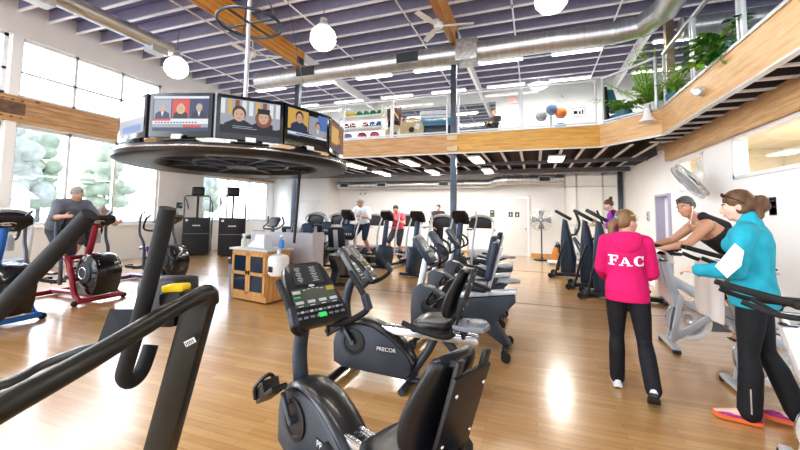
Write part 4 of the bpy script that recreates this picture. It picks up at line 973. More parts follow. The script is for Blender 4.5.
def c_coats(s, w, h):
    rec(s, -w, w, -h, h, 0, G_)
    for i in range(9): rec(s, -w+i*w*.23, -w*.86+i*w*.23, h*.1, h*.95, .0005, (W_, O_, A_, W_)[i % 4])
    rec(s, -w, w, -h, -h*.2, .0004, G_)
    bust(s, -w*.4, -h*1.0, .19, H_, P_, .001); bust(s, w*.42, -h*1.0, .185, A_, P_, .0014, hat=True, longh=True); rec(s, -w, w, -h, -h*.55, .0008, P_)
    rec(s, -w*.6, w*.05, -h*.6, -h*.56, .004, G_); rec(s, -w*.6, w*.2, -h*.7, -h*.66, .004, G_); rec(s, w*.75, w*.92, -h*.6, -h*.2, .004, G_)
def c_talk(s, w, h):
    rec(s, -w, w, -h, h, 0, K_); rec(s, -w, 0, -h*.3, h, .0006, O_); rec(s, .01, w, -h*.4, h*.8, .0006, G_); rec(s, w*.5, w, 0, h, .0008, SB and B_)
    bust(s, -w*.45, -h*.45, .16, H_, N_, .0012, None); bust(s, w*.5, -h*.45, .115, H_, G_, .0012, W_)
    rec(s, -w, w, -h*.62, -h*.46, .003, W_); rec(s, -w, -w*.4, -h*.7, -h*.62, .003, SB and B_); rec(s, -w*.6, w*.4, -h*.58, -h*.52, .0036, N_)
def c_side(s, w, h): rec(s, -w, w, -h, h, 0, A_); rec(s, -w*.9, w*.2, -h*.5, h*.7, .0006, O_); bust(s, w*.3, -h*.9, .14, H_, N_, .0012); rec(s, -w, w, -h, -h*.7, .003, N_)
tv(-103, 'television with window glare painted on its screen, beside the news panel', c_glare)
tv(-73, 'television showing three news panellists above a red and white caption', c_news)
tv(-43.5, 'television showing two people in black coats', c_coats)
tv(-15, 'television showing two men side by side, one before an amber wall', c_talk)
tv(14, 'television at the end of the ring, seen almost edge on', c_side)

# ------------------------------------------------------------------ pine cabinet under the ring
CB = V((-4.6, 5.42, 0)); crz = -.17
t = thing('storage_cabinet', 'pine cabinet with glazed double doors and grey worktop under the ring', 'cabinet', CB, crz)
cb = MB().box((0, .0, .06), (.86, .46, .08)).box((0, .0, .44), (.03+.85, .02, .0+.02))
cb.box((-.43, 0, .46), (.03, .5, .8)).box((.43, 0, .46), (.03, .5, .8)).box((0, .24, .46), (.86, .02, .8)).box((0, 0, .12), (.86, .5, .03)).box((0, .02, .48), (.84, .42, .02)).box((0, -.245, .84), (.88, .03, .05)).box((0, -.245, .12), (.88, .03, .05))
cb.build('carcass', [CABW], t)
MB().box((0, 0, .885), (.98, .6, .035), bev=.008).build('worktop', [mat('grey_laminate', (.62, .60, .58), .4)], t)
for s in (-1, 1):
    d = MB()
    x = s*.215
    for q in (-1, 1): d.box((x+q*.185, -.265, .48), (.055, .025, .7))
    for z in (.155, .48, .805): d.box((x, -.265, z), (.42, .025, .055))
    do = d.build('door', [CABW], t)
    MB().box((x, -.262, .48), (.33, .006, .66)).build('pane', [mat('dark_cabinet_glass', (.02, .035, .06), .08, var=.1)], do)
    MB().box((x-s*.185, -.285, .5), (.018, .02, .06)).sph((x-s*.185, -.29, .5), (.016, .012, .02)).build('handle', [BLACK], do)
g_ = 'supplies on the cabinet'
ca, sa = math.cos(crz), math.sin(crz)
def onc(x, y, z=.9025): return (CB.x+x*ca-y*sa, CB.y+x*sa+y*ca, z)
t = thing('paper_towel_dispenser', 'white curved paper towel dispenser on the cabinet top', 'dispenser', onc(.02, -.05), crz)
MB().prism([(-.22, 0), (.2, 0), (.2, .24), (-.02, .24), (-.06, .14), (-.2, .06)], -.09, .09, 0, .015).build('body', [WPLAST], t)
MB().cyl((.1, -.1, .14), (.1, .1, .14), .06, n=20).build('paper_roll', [PAPER], t)
for (x, y, col, lab) in ((-.36, -.1, (.75, .72, .62), 'cream spray bottle at the left end of the cabinet top'), (.36, .12, (.1, .35, .75), 'blue labelled spray bottle at the right end of the cabinet top')):
    t = thing('spray_bottle', lab, 'bottle', onc(x, y), crz, g_)
    MB().lathe([(0, 0), (.045, 0), (.047, .02), (.045, .13), (.02, .17), (.02, .19), (0, .19)]).build('bottle', [mat('bottle_%d' % int(x*100), col, .4)], t)
    MB().box((.01, 0, .215), (.075, .035, .04), bev=.008).bar((-.01, 0, .2), (.04, 0, .15), .015, .01).build('trigger', [WPLAST], t)
t = thing('wipe_dispenser', 'white barrel shaped wipe dispenser hung on the cabinet side', 'dispenser', onc(.51, -.22, .5), crz)
MB().lathe([(0, 0), (.13, .005), (.16, .04), (.165, .12), (.165, .26), (.15, .32), (.08, .345), (0, .35)], (.17, 0, 0), 26).build('barrel', [WPLAST], t)
MB().box((.17, -.165, .12), (.09, .012, .09), bev=.004).build('outlet', [BLACK], t); MB().cyl((.17, 0, .35), (.17, 0, .42), .03).build('cap', [WPLAST], t)
t = thing('trash_can', 'slim grey bin with black bag beside the cabinet', 'bin', onc(-.72, .06, 0), crz)
MB().lathe([(0, 0), (.13, 0), (.16, .62), (.15, .62), (.12, .03), (0, .03)], n=24, cap=False).build('bucket', [mat('blue_grey_bin', (.22, .26, .32), .5)], t)
MB().lathe([(.14, .5), (.168, .6), (.172, .66), (.15, .68), (.13, .6), (0, .55)], n=24, cap=False).build('bin_bag', [VINYL], t)
# grey divider desk behind the cabinet
t = thing('divider_desk', 'grey panelled divider desk behind the pine cabinet', 'desk', (-4.62, 5.98, 0), -.02)
GP = mat('grey_divider_panel', (.55, .52, .55), .6, var=.05)
MB().box((0, 0, .86), (1.45, .04, .58), bev=.006).build('back_panel', [GP], t); MB().build('side_panel', [GP], t); MB().box((.72, .17, .6), (.04, .36, 1.12), bev=.006).build('side_panel', [GP], t); MB().box((-.72, .17, .6), (.04, .36, 1.12), bev=.006).build('side_panel', [GP], t)
MB().box((0, .19, .76), (1.38, .36, .03)).build('desktop', [mat('desk_laminate', (.5, .46, .42), .45)], t); MB().box((.0, -.0, .3), (1.4, .03, .5)).build('lower_panel', [mat('brown_grey_panel', (.36, .32, .32), .6)], t)
t = thing('desk_fan', 'small pale desk fan on the divider desk', 'fan', (-4.4, 6.2, .775), R(-100))
MB().lathe([(0, 0), (.09, 0), (.08, .02), (.02, .03), (.018, .3), (0, .3)]).build('stand', [LGREY], t)
cg = MB()
for r_ in (.05, .1, .15): cg.tube([(.03, r_*math.cos(a), .42+r_*math.sin(a)) for a in [i*.314 for i in range(20)]], .004, 5, closed=True)
for i in range(12): a = i*.5236; cg.cyl((.03, 0, .42), (.03, .15*math.cos(a), .42+.15*math.sin(a)), .003, n=5)
cg.build('guard', [LGREY], t)
MB().sph((0, 0, .42), (.05, .04, .04)).build('motor', [LGREY], t)

# ------------------------------------------------------------------ fans, wall items, rear wall
t = thing('pedestal_fan', 'standing metal pedestal fan by the rear door', 'fan', (.22, 13.75, 0), R(-108))
MB().lathe([(0, 0), (.27, 0), (.27, .03), (.05, .05), (.03, .06), (.03, .1), (0, .1)]).build('base', [BLACK], t)
MB().cyl((0, 0, .08), (0, 0, 1.2), .025).build('pole', [STEEL], t)
gd = MB()
for r_ in (.08, .16, .24, .32, .38):
    for dx in (.1, -.04): gd.tube([(dx+(.06 if dx > 0 else -.03)*(1-(r_/.38)**2), r_*math.cos(a), 1.38+r_*math.sin(a)) for a in [i*2*math.pi/28 for i in range(28)]], .005, 5, closed=True)
for i in range(20):
    a = i*2*math.pi/20
    gd.tube([(.16, 0, 1.38), (.14, .2*math.cos(a), 1.38+.2*math.sin(a)), (.1, .38*math.cos(a), 1.38+.38*math.sin(a)), (-.04, .38*math.cos(a), 1.38+.38*math.sin(a)), (-.07, .1*math.cos(a), 1.38+.1*math.sin(a))], .004, 5)
gd.build('guard', [CHROME], t)
for i in range(4):
    a = i*math.pi/2
    MB().rings([[V((.02, .05*math.cos(a+q), 1.38+.05*math.sin(a+q))) for q in (-.5, 0, .5)]+[V((.03, .05*math.cos(a+q), 1.38+.05*math.sin(a+q))) for q in (.5, 0, -.5)], [V((-.0+.03*q, .33*math.cos(a+q), 1.38+.33*math.sin(a+q))) for q in (-.35, 0, .35)]+[V((.01+.03*q, .33*math.cos(a+q), 1.38+.33*math.sin(a+q))) for q in (.35, 0, -.35)]]).build('blade', [GREYP], t)
MB().cyl((-.2, 0, 1.38), (.05, 0, 1.38), .08, n=16).build('motor', [BLACK], t)
t = thing('wall_fan', 'white round fan on a bracket on the white side wall between the windows', 'fan', (2.44, 7.45, 2.14), 0)
t.rotation_euler = (0, R(38), R(174))
gd = MB()
for r_ in (.08, .16, .24, .3, .33):
    for dx in (.06, -.1): gd.tube([(dx*(1-.5*(r_/.33)**2), r_*math.cos(a), r_*math.sin(a)) for a in [i*2*math.pi/28 for i in range(28)]], .006 if r_ < .33 else .012, 5, closed=True)
for i in range(22):
    a = i*2*math.pi/22; gd.tube([(.06, .05*math.cos(a), .05*math.sin(a)), (.03, .33*math.cos(a), .33*math.sin(a)), (-.05, .33*math.cos(a), .33*math.sin(a)), (-.1, .08*math.cos(a), .08*math.sin(a))], .004, 5)
gd.build('guard', [LGREY], t)
MB().cyl((-.05, 0, 0), (-.05, 0, 0), .01).lathe([(0, -.02), (.08, -.02), (.27, 0), (.27, .005), (.08, .0), (0, .02)], (0, 0, 0), 20, rot=(0, R(90), 0)).build('blade_disc', [mat('grey_fan_blade', (.3, .32, .35), .35)], t)
MB().lathe([(0, -.24), (.07, -.22), (.1, -.14), (.1, -.06), (0, -.05)], rot=(0, R(90), 0)).build('motor', [WPLAST], t)
MB().bar((-.2, 0, .0), (-.33, 0, .19), .05, .05, .01).build('bracket', [LGREY], t)
t = thing('backpack', 'orange and black backpack on the floor beside the standing fan', 'bag', (.72, 13.9, 0), R(20))
MB().rings([[V((a_*math.cos(q), b_*math.sin(q), z)) for q in [i*.5236 for i in range(12)]] for (z, a_, b_) in ((.0, .16, .1), (.06, .19, .12), (.25, .18, .11), (.4, .14, .09), (.47, .07, .05))]).build('body', [mat('orange_nylon', (.62, .25, .06), .7)], t)
MB().rings([[V((.04+a_*math.cos(q), .02+b_*math.sin(q), z)) for q in [i*.5236 for i in range(12)]] for (z, a_, b_) in ((.0, .14, .13), (.3, .15, .135), (.5, .12, .1), (.55, .05, .05))]).tube([(.0, 0, .5), (-.03, 0, .6), (.04, 0, .62), (.08, 0, .52)], .015, 6, smooth=3).build('back_panel', [BLACK], t)
t = thing('step_platform', 'low white step platform on the floor left of the tall ellipticals', 'step', (.85, 12.75, 0), R(4))
MB().box((0, 0, .09), (.95, .4, .06), bev=.015).build('top', [WPLAST], t); MB().box((-.36, 0, .03), (.16, .38, .06), bev=.01).box((.36, 0, .03), (.16, .38, .06), bev=.01).build('riser', [GREYP], t)
def wallplate(name, lab, cat, plane, c, w, h, mats, marks, flip=1):
    mb = MB(); X = panel_matrix(c, plane)
    mb.add([(-w/2, -h/2, 0), (w/2, -h/2, 0), (w/2, h/2, 0), (-w/2, h/2, 0), (-w/2, -h/2, -.015), (w/2, -h/2, -.015), (w/2, h/2, -.015), (-w/2, h/2, -.015)], [(0, 1, 2, 3), (7, 6, 5, 4), (0, 4, 5, 1), (1, 5, 6, 2), (2, 6, 7, 3), (3, 7, 4, 0)], 0, X)
    for (x0, x1, y0, y1, m) in marks: mb.add([(x0*w/2, y0*h/2, .002), (x1*w/2, y0*h/2, .002), (x1*w/2, y1*h/2, .002), (x0*w/2, y1*h/2, .002)], [(0, 1, 2, 3)], m, X)
    o = mb.build(name, mats); tag(o, lab, cat); return o
GRN = mat('notice_green', (.12, .22, .13), .5); BRN = mat('notice_brown', (.20, .09, .07), .5)
wallplate('wall_notice', 'framed dark notice on the white side wall beside the woman in aqua', 'notice', (-1, 0, 0), (XR-.016, 6.0, 1.7), .2, .27, [PAPER, GRN, BRN, DINK, INK], [(-.78, .78, -.85, .85, 3), (-.7, .7, .0, .45, 2), (-.7, .7, -.75, -.1, 1), (-.7, .7, .6, .72, 4), (-.5, .5, .3, .36, 4), (-.6, .4, -.3, -.24, 4)])
wallplate('wall_notice', 'small dark notice on the rear wall left of the door', 'notice', (0, -1, 0), (-1.55, YB-.016, 1.58), .17, .26, [DINK, GRN, INK], [(-.8, .8, -.8, -.1, 1), (-.6, .6, .3, .6, 2)])
wallplate('wall_notice', 'small dark notice on the left wall above the stair climbers', 'notice', (1, 0, 0), (XL+.016, 9.75, 1.72), .22, .2, [DINK, GRN, INK], [(-.8, .2, -.8, .6, 1), (.3, .8, -.2, .6, 2)])
t = thing('light_switch', 'grey switch panel on the white side wall beside the doorway', 'switch', (XR, 11.45, 1.55))
MB().box((-.02, 0, 0), (.04, .16, .26), bev=.006).build('plate', [LGREY], t); MB().box((-.045, 0, .05), (.012, .05, .07)).box((-.045, 0, -.06), (.012, .05, .07)).build('toggle', [GREYP], t)
t = thing('emergency_light', 'small white emergency light on the rear wall behind the man in the cap', 'light', (-7.1, YB-.05, 2.45))
MB().box((0, 0, 0), (.3, .08, .1), bev=.01).build('box', [WPLAST], t)
for s in (-1, 1): MB().cyl((s*.1, -.02, -.04), (s*.1, -.09, -.09), .045).build('lamp_head', [LGREY], t)
wallplate('framed_picture', 'pale framed board on the upper rear wall', 'picture', (0, -1, 0), (1.55, YB-.03, 5.35), .5, .35, [LGREY, PAPER, mat('picture_blue', (.1, .35, .6), .5)], [(-.85, .85, -.8, .8, 1), (-.6, -.1, -.4, .3, 2), (.1, .35, -.5, .2, 2), (.5, .7, -.6, .5, 2)])
t = thing('exit_sign', 'lit red EXIT sign on the upper rear wall', 'sign', (-.75, YB-.08, 5.98))
MB().box((0, 0, 0), (.42, .08, .24), bev=.008).build('case', [WPLAST], t)
MB().text('EXIT', .17, panel_matrix((0, -.043, 0), (0, -1, 0)), 0).build('lettering', [emis('exit_red', (.95, .07, .03), 2.2)], t)
t = thing('wall_clock', 'round white clock on the upper rear wall', 'clock', (1.0, YB-.03, 5.95))
MB().lathe([(0, -.02), (.2, -.02), (.2, .03), (.18, .035), (.17, .02), (0, .02)], n=28, rot=(R(90), 0, 0)).build('face', [PAPER], t); MB().box((0, -.03, .06), (.012, .006, .12)).box((.045, -.03, 0), (.09, .006, .012)).build('hand', [DINK], t)
MIR = mat('mirror_silver', (.8, .82, .84), .03, 1., var=0)
for (x0, x1, lab) in ((-5.6, -3.3, 'large wall mirror on the upper rear wall left of the middle column'), (-2.95, -1.4, 'large wall mirror on the upper rear wall right of the middle column')):
    o = MB().box(((x0+x1)/2, YB-.02, 4.85), (x1-x0, .02, 2.3)).build('wall_mirror', [MIR]); tag(o, lab, 'mirror', 'mirrors upstairs')
t = thing('dome_light', 'white bowl ceiling light in front of the upper rear wall', 'ceiling light', (.2, 13.9, 6.05))
MB().lathe([(0, 0), (.15, .02), (.3, .1), (.36, .18), (0, .18)], n=24).build('bowl', [mat('lit_bowl', (.9, .9, .88), .4, emit=(1, .97, .9), es=1.6)], t); MB().cyl((0, 0, .18), (0, 0, .4), .03).build('stem', [LGREY], t)

# ------------------------------------------------------------------ mezzanine railing
def railing(name, a, b, label, grp='railing sections', z=ZM1+.02, h=1.02):
    a, b = V(a), V(b); L = (b-a).length; ang = math.atan2((b-a).y, (b-a).x); c = (a+b)/2
    t = thing(name, label, 'railing', (c.x, c.y, z), ang, grp)
    MB().box((0, 0, h-.02), (L, .055, .045), bev=.006).build('top_rail', [ALU], t)
    MB().box((0, 0, .05), (L, .04, .035), bev=.004).build('bottom_rail', [ALU], t)
    for s in (-1, 1): MB().box((s*(L/2-.025), 0, h/2), (.045, .045, h-.02), bev=.004).build('post', [ALU], t)
    MB().box((0, 0, h/2+.02), (L-.09, .008, h-.1)).build('glass_panel', [RGLASS], t)
    return t
xs = [-11.9, -9.3, -6.75, -5.0, -3.53, -2.02]
wd = ['at the left wall', 'left of the left column', 'right of the left column', 'in front of the ball rack', 'in front of the tan drums']
for i in range(5): railing('glass_railing', (xs[i], YM-.0, 0), (xs[i+1], YM, 0), 'glass railing panel on the mezzanine edge, '+wd[i])
xs = [-1.78, -.27, 1.33]
for i in range(2): railing('glass_railing', (xs[i], YM, 0), (xs[i+1], YM, 0), 'glass railing panel on the mezzanine edge, '+('just right of the middle column', 'left of the blue seat')[i])
railing('glass_railing', (1.42, YM-.05, 0), (2.2, 8.02, 0), 'glass railing panel on the angled mezzanine corner')
ys = [7.9, 6.55, 5.2, 3.85]
for i in range(3): railing('glass_railing', (2.27, ys[i]-.02, 0), (2.27, ys[i+1]+.02, 0), 'glass railing panel along the right upper floor, '+('behind the corner plants', 'behind the broad leaved plant', 'nearest the camera')[i])

# things on the mezzanine
t = thing('ball_rack', 'white three shelf rack for weight balls on the mezzanine', 'rack', (-4.95, 10.1, ZM1))
rk = MB()
for s in (-1, 1):
    for q in (-1, 1): rk.box((s*.72, q*.17, .62), (.035, .035, 1.24))
rk.build('upright', [WPLAST], t)
for z in (.24, .56, .92): MB().box((0, 0, z), (1.45, .36, .03)).box((0, -.18, z+.03), (1.45, .015, .04)).build('shelf', [WPLAST], t)
BALL = {}
def wball(x, z, r, col, word, place, flat=1.):
    cn, c = col; m_ = mat('ball_'+cn, c, .5)
    t = thing('weight_ball', '%s weight ball on the %s, %s' % (cn, word, place), 'ball', (-4.95+x, 10.1, ZM1+z), 0, 'weight balls on the rack')
    MB().sph((0, 0, r*flat), (r, r, r*flat), n=16).build('ball', [m_], t); MB().tube([(r*.99*math.cos(a), 0, r*flat+r*.99*flat*math.sin(a)) for a in [i*.3927 for i in range(16)]], r*.05, 5, closed=True).build('seam', [DINK], t)
YB_, GB_, RB_, BB_, PB_, VB_ = ('yellow', (.75, .55, .02)), ('green', (.0, .25, .09)), ('maroon', (.25, .015, .03)), ('blue', (.02, .16, .45)), ('crimson', (.5, .02, .10)), ('violet', (.15, .1, .3))
for x, c, p in ((-.56, YB_, 'first from the left'), (-.33, YB_, 'second from the left'), (-.1, GB_, 'third from the left'), (.13, GB_, 'fourth from the left'), (.36, GB_, 'fifth from the left'), (.59, GB_, 'last on the right')): wball(x, .936, .105, c, 'top shelf', p)
for x, c, p in ((-.56, RB_, 'first from the left'), (-.33, RB_, 'second from the left'), (.1, RB_, 'left of the blue ones'), (.34, BB_, 'beside the maroon one'), (.57, BB_, 'at the right end')): wball(x, .576, .105, c, 'middle shelf', p)
for x, c, p in ((-.5, VB_, 'at the left end'), (.0, PB_, 'left lower one'), (.42, PB_, 'right lower one')): wball(x, .256, .15, c, 'bottom shelf', p, .72)
TAN = mat('tan_drum_card', (.62, .47, .28), .7, var=.08)
for x, y, r_, lab in ((-3.22, 10.0, .36, 'larger tan round drum with black hub facing the hall on the mezzanine'), (-3.82, 10.25, .3, 'smaller tan round drum with black hub left of the larger one')):
    t = thing('foam_drum', lab, 'drum', (x, y, ZM1+r_), 0, 'tan drums on the mezzanine')
    MB().lathe([(.08, -.3), (r_, -.3), (r_, .3), (.08, .3)], n=32, rot=(R(90), 0, 0), cap=False).build('roll', [TAN], t); MB().lathe([(0, -.29), (.085, -.29), (.085, .29), (0, .29)], n=20, rot=(R(90), 0, 0)).build('hub', [BLACK], t)
    MB().add([(.06, -.303, .06), (.2, -.303, .06), (.2, -.303, .22), (.06, -.303, .22)], [(0, 1, 2, 3)], 0, M.Rotation(R(20), 4, 'Y')).build('label', [PAPER], t)
for k_, (c, lab) in enumerate((((.05, .2, .4), 'blue folded mat at the bottom of the pile beside the column'), ((.03, .04, .06), 'black folded mat second in the pile beside the column'), ((.12, .3, .45), 'pale blue folded mat third in the pile beside the column'), ((.82, .84, .86), 'white folded mat on top of the pile beside the column'))):
    t = thing('folded_mat', lab, 'mat', (-2.55, 10.0, ZM1+.22*k_), R(3*k_), 'folded mats')
    MB().box((0, 0, .11), (.95, .5, .215), bev=.06, seg=3).build('mat', [mat('mat_%d' % k_, c, .6)], t); MB().box((0, -.253, .085), (.8, .004, .012)).build('fold_line', [DINK], t)
t = thing('ball_tree', 'grey tree stand holding coloured balls on the mezzanine', 'rack', (.5, 11.9, ZM1))
MB().cyl((0, 0, 0), (0, 0, 1.2), .03).box((0, 0, .02), (.5, .5, .04)).build('post', [LGREY], t)
bi = [(-.28, .95, (.35, .35, .38), 'grey'), (.02, 1.12, (.15, .2, .35), 'slate blue'), (.27, 1.0, (.75, .2, .05), 'orange'), (-.25, .5, (.8, .74, .5), 'cream'), (.25, .55, (.04, .15, .45), 'deep blue'), (.05, .15, (.85, .7, .05), 'yellow')]
for x, z, c, nm in bi:
    o = MB().sph((0, 0, 0), .16, n=18).tube([(.161*math.cos(a), .0, .161*math.sin(a)) for a in [i*.3927 for i in range(16)]], .006, 5, closed=True).build('exercise_ball', [mat('exball_'+nm, c, .5)], None, (.5+x, 11.68, ZM1+z+.04)); tag(o, nm+' ball on the ball tree upstairs', 'ball', 'balls on the tree stand')
ar = MB()
for x, z, c, nm in bi: ar.cyl((0, 0, z-.02), (x, -.08, z-.08), .012).lathe([(.1, -.0), (.11, 0), (.11, .01), (.1, .01)], (x, -.2, z-.1), 16, cap=False)
ar.build('arm', [LGREY], t)
t = thing('side_table', 'small white table with blue top near the upper rear wall', 'table', (-1.0, 11.3, ZM1))
MB().box((0, 0, .5), (.9, .4, .03), bev=.006).build('top', [mat('pale_blue_top', (.45, .6, .75), .5)], t)
for s in (-1, 1):
    for q in (-1, 1): MB().cyl((s*.4, q*.16, 0), (s*.4, q*.16, .49), .018).build('leg', [WPLAST], t)
t = thing('spray_bottle', 'white spray bottle on the small table upstairs', 'bottle', (-.95, 11.3, ZM1+.515)); MB().lathe([(0, 0), (.05, 0), (.05, .17), (.02, .22), (.02, .25), (0, .25)]).build('bottle', [mat('greenish_bottle', (.5, .6, .5), .3)], t); MB().box((.01, 0, .28), (.09, .04, .05), bev=.01).build('trigger', [WPLAST], t)
t = thing('lounge_seat', 'blue padded seat with black frame behind the corner plants', 'seat', (1.95, 9.5, ZM1), R(25))
TEAL = mat('teal_vinyl', (.03, .2, .30), .5)
MB().box((0, 0, .28), (.5, .5, .12), bev=.04).build('seat', [TEAL], t); MB().box((-.16, .2, .68), (.22, .12, .6), (R(-12), R(-8), 0), .05).build('backrest', [TEAL], t)
MB().box((-.33, .15, .5), (.08, .1, 1.0), (0, R(-4), 0), .02).box((.2, .2, .4), (.1, .08, .5), (0, R(20), 0), .02).box((0, 0, .1), (.5, .4, .06)).cyl((0, 0, 0), (0, 0, .12), .1).build('frame', [BLACK], t)
# horn speaker and security lamp on the fascia
t = thing('horn_speaker', 'white square horn loudspeaker on the angled fascia corner', 'loudspeaker', (2.06, 8.02, 3.5), R(-125))
MB().cyl((-.06, 0, 0), (-.06, 0, -.02), .01).lathe([(.05, .04), (.055, -.05), (.07, -.12), (.14, -.2), (.15, -.22), (.12, -.2), (0, -.1)], (.1, 0, .03), 20, cap=False).build('horn', [WPLAST], t)
MB().box((.1, 0, .09), (.1, .1, .1), bev=.02).bar((.1, 0, .08), (-.1, 0, .02), .04, .02).build('driver', [LGREY], t)
t = thing('security_lamp', 'small white spotlight on the right fascia', 'lamp', (2.21, 6.15, 3.3), R(180))
MB().cyl((-.01, 0, 0), (.03, 0, 0), .07, n=20).build('back_plate', [LGREY], t); MB().tube([(.03, 0, .0), (.09, .05, -.01), (.12, .16, -.05)], [.06, .06, .045], 14).build('lamp_head', [WPLAST], t)

# ------------------------------------------------------------------ plants on the mezzanine edge
LEAFS = [mat('leaf_bright', (.45, .68, .10), .5, var=.35, scale=30), mat('leaf_mid', (.20, .42, .05), .45, var=.3, scale=30), mat('leaf_dark', (.05, .20, .03), .4, var=.3, scale=30)]
def leaf(mb, p, d, L, w, m=0, droop=.3, nrm=None):
    d = V(d).normalized(); s = d.cross(nrm or V((0, 0, 1)))
    s = s.normalized() if s.length > .01 else V((1, 0, 0)); g = V((0, 0, -1))
    r = [V(p)+d*(L*q)+g*(droop*L*q*q) for q in (0, .35, .7, 1)]
    up = s.cross(d)*.0
    mb.add([r[0], r[1]-s*w*.5, r[1]+up, r[1]+s*w*.5, r[2]-s*w*.4, r[2]+up, r[2]+s*w*.4, r[3]], [(0, 1, 2), (0, 2, 3), (1, 4, 5, 2), (2, 5, 6, 3), (4, 7, 5), (5, 7, 6)], m)
rp_ = random.Random(11)
def bushy(lab, loc, n, spread, L, w, mats, pot, name='potted_plant', grp='plants on the mezzanine edge', up=1., fern=False, box=None):
    t = thing(name, lab, 'plant', loc, 0, grp)
    if pot: pot(t)
    lf = MB(); stm = MB()
    for i in range(n):
        a = rp_.uniform(0, 6.283); e = rp_.uniform(.15, 1.35)*up; R0 = spread*rp_.uniform(.45, 1)
        tip = V((math.cos(a)*math.cos(e)*R0, math.sin(a)*math.cos(e)*R0, math.sin(e)*R0*1.1)); z0 = V((0, 0, .22))
        if box: tip = V((rp_.uniform(*box[0]), rp_.uniform(*box[1]), rp_.uniform(*box[2])))
        midp = z0+tip*.5+V((0, 0, .08))
        stm.tube([z0, midp, z0+tip], .006, 5)
        k_ = 9 if fern else 5
        for j in range(k_):
            q = .35+.65*j/(k_-1); p = z0*(1-q)**2+midp*2*q*(1-q)+(z0+tip)*q*q
            for s in (-1, 1):
                dd = tip.normalized()*.6+V((-math.sin(a)*s, math.cos(a)*s, rp_.uniform(-.3, .4)))*.8
                leaf(lf, p, dd, L*rp_.uniform(.7, 1.2), w, rp_.randrange(len(mats)), .35)
    lf.build('foliage', mats, t); stm.build('stem', [LEAFS[1]], t)
    return t
def wpot(t):
    MB().lathe([(0, 0), (.13, 0), (.19, .24), (.17, .24), (.12, .03), (0, .03)], n=24, cap=False).build('pot', [mat('white_basket', (.8, .77, .72), .7, var=.1, scale=40)], t)
    MB().tube([(.18*math.cos(a), 0, .22+.34*math.sin(a)) for a in [i*math.pi/14 for i in range(15)]], .01, 6).build('basket_handle', [mat('wicker', (.6, .5, .38), .7)], t)
def dpot(t): MB().lathe([(0, 0), (.12, 0), (.16, .2), (.14, .2), (.1, .03), (0, .03)], n=20, cap=False).build('pot', [mat('teal_pot', (.04, .16, .22), .4)], t)
bushy('feathery fern in a white hoop handled basket at the mezzanine corner', (2.28, 8.45, ZM1+.01), 34, .5, .11, .035, LEAFS[:2], wpot, 'fern_plant', fern=True)
bushy('tall feathery pale green plant rising behind the hoop handled basket', (2.3, 8.95, ZM1+.01), 30, 1.25, .15, .035, [LEAFS[0]], dpot, 'tall_plant', up=1.15, fern=True)
bushy('low trailing leafy plant spilling over the fascia beside the blue seat', (1.78, 8.72, ZM1+.01), 26, .34, .12, .06, LEAFS[:2], dpot, 'trailing_plant', up=.5)
bushy('bright leafy plant right of the hoop handled basket against the post', (2.4, 7.75, ZM1+.01), 24, .55, .1, .04, LEAFS[:2], dpot, 'leafy_plant', up=.9)
bushy('broad leaved dark green plant hanging over the right fascia', (2.4, 5.75, ZM1+.01), 17, .7, .15, .085, LEAFS[1:], dpot, 'broad_leaf_plant', up=.6, box=((-.42, -.02), (-.55, .85), (-.34, .2)))
# ------------------------------------------------------------------ people
SKIN = [mat('skin_fair', (.62, .36, .26), .5, var=.06), mat('skin_tan', (.50, .27, .17), .45, var=.06), mat('skin_pale', (.70, .45, .35), .5, var=.05)]
def fused(mb, voxel, smooth=6, fac=.5):
    me = mb.mesh('fused', [BLACK]); o = link('fused', me)
    r = o.modifiers.new('r', 'REMESH'); r.mode = 'VOXEL'; r.voxel_size = voxel
    s = o.modifiers.new('s', 'SMOOTH'); s.factor = fac; s.iterations = smooth
    dg = bpy.context.evaluated_depsgraph_get(); ev = o.evaluated_get(dg); out = bpy.data.meshes.new_from_object(ev)
    bpy.data.objects.remove(o); bpy.data.meshes.remove(me)
    out.shade_smooth()
    return out
def capsule(mb, pts, rs, n=12, flat=1.):
    mb.tube(pts, rs, n, flat=flat)
    for p, r in zip(pts, rs): mb.sph(p, r, n=10)
def mixv(a, b, t): return V(a)*(1-t)+V(b)*t
def oval(c, a, b, rt, fd, n=16, e=.85):
    out = []
    for i in range(n):
        q = 2*math.pi*i/n; x, y = math.cos(q), math.sin(q)
        out.append(V(c)+rt*(a*math.copysign(abs(x)**e, x))+fd*(b*math.copysign(abs(y)**e, y)))
    return out
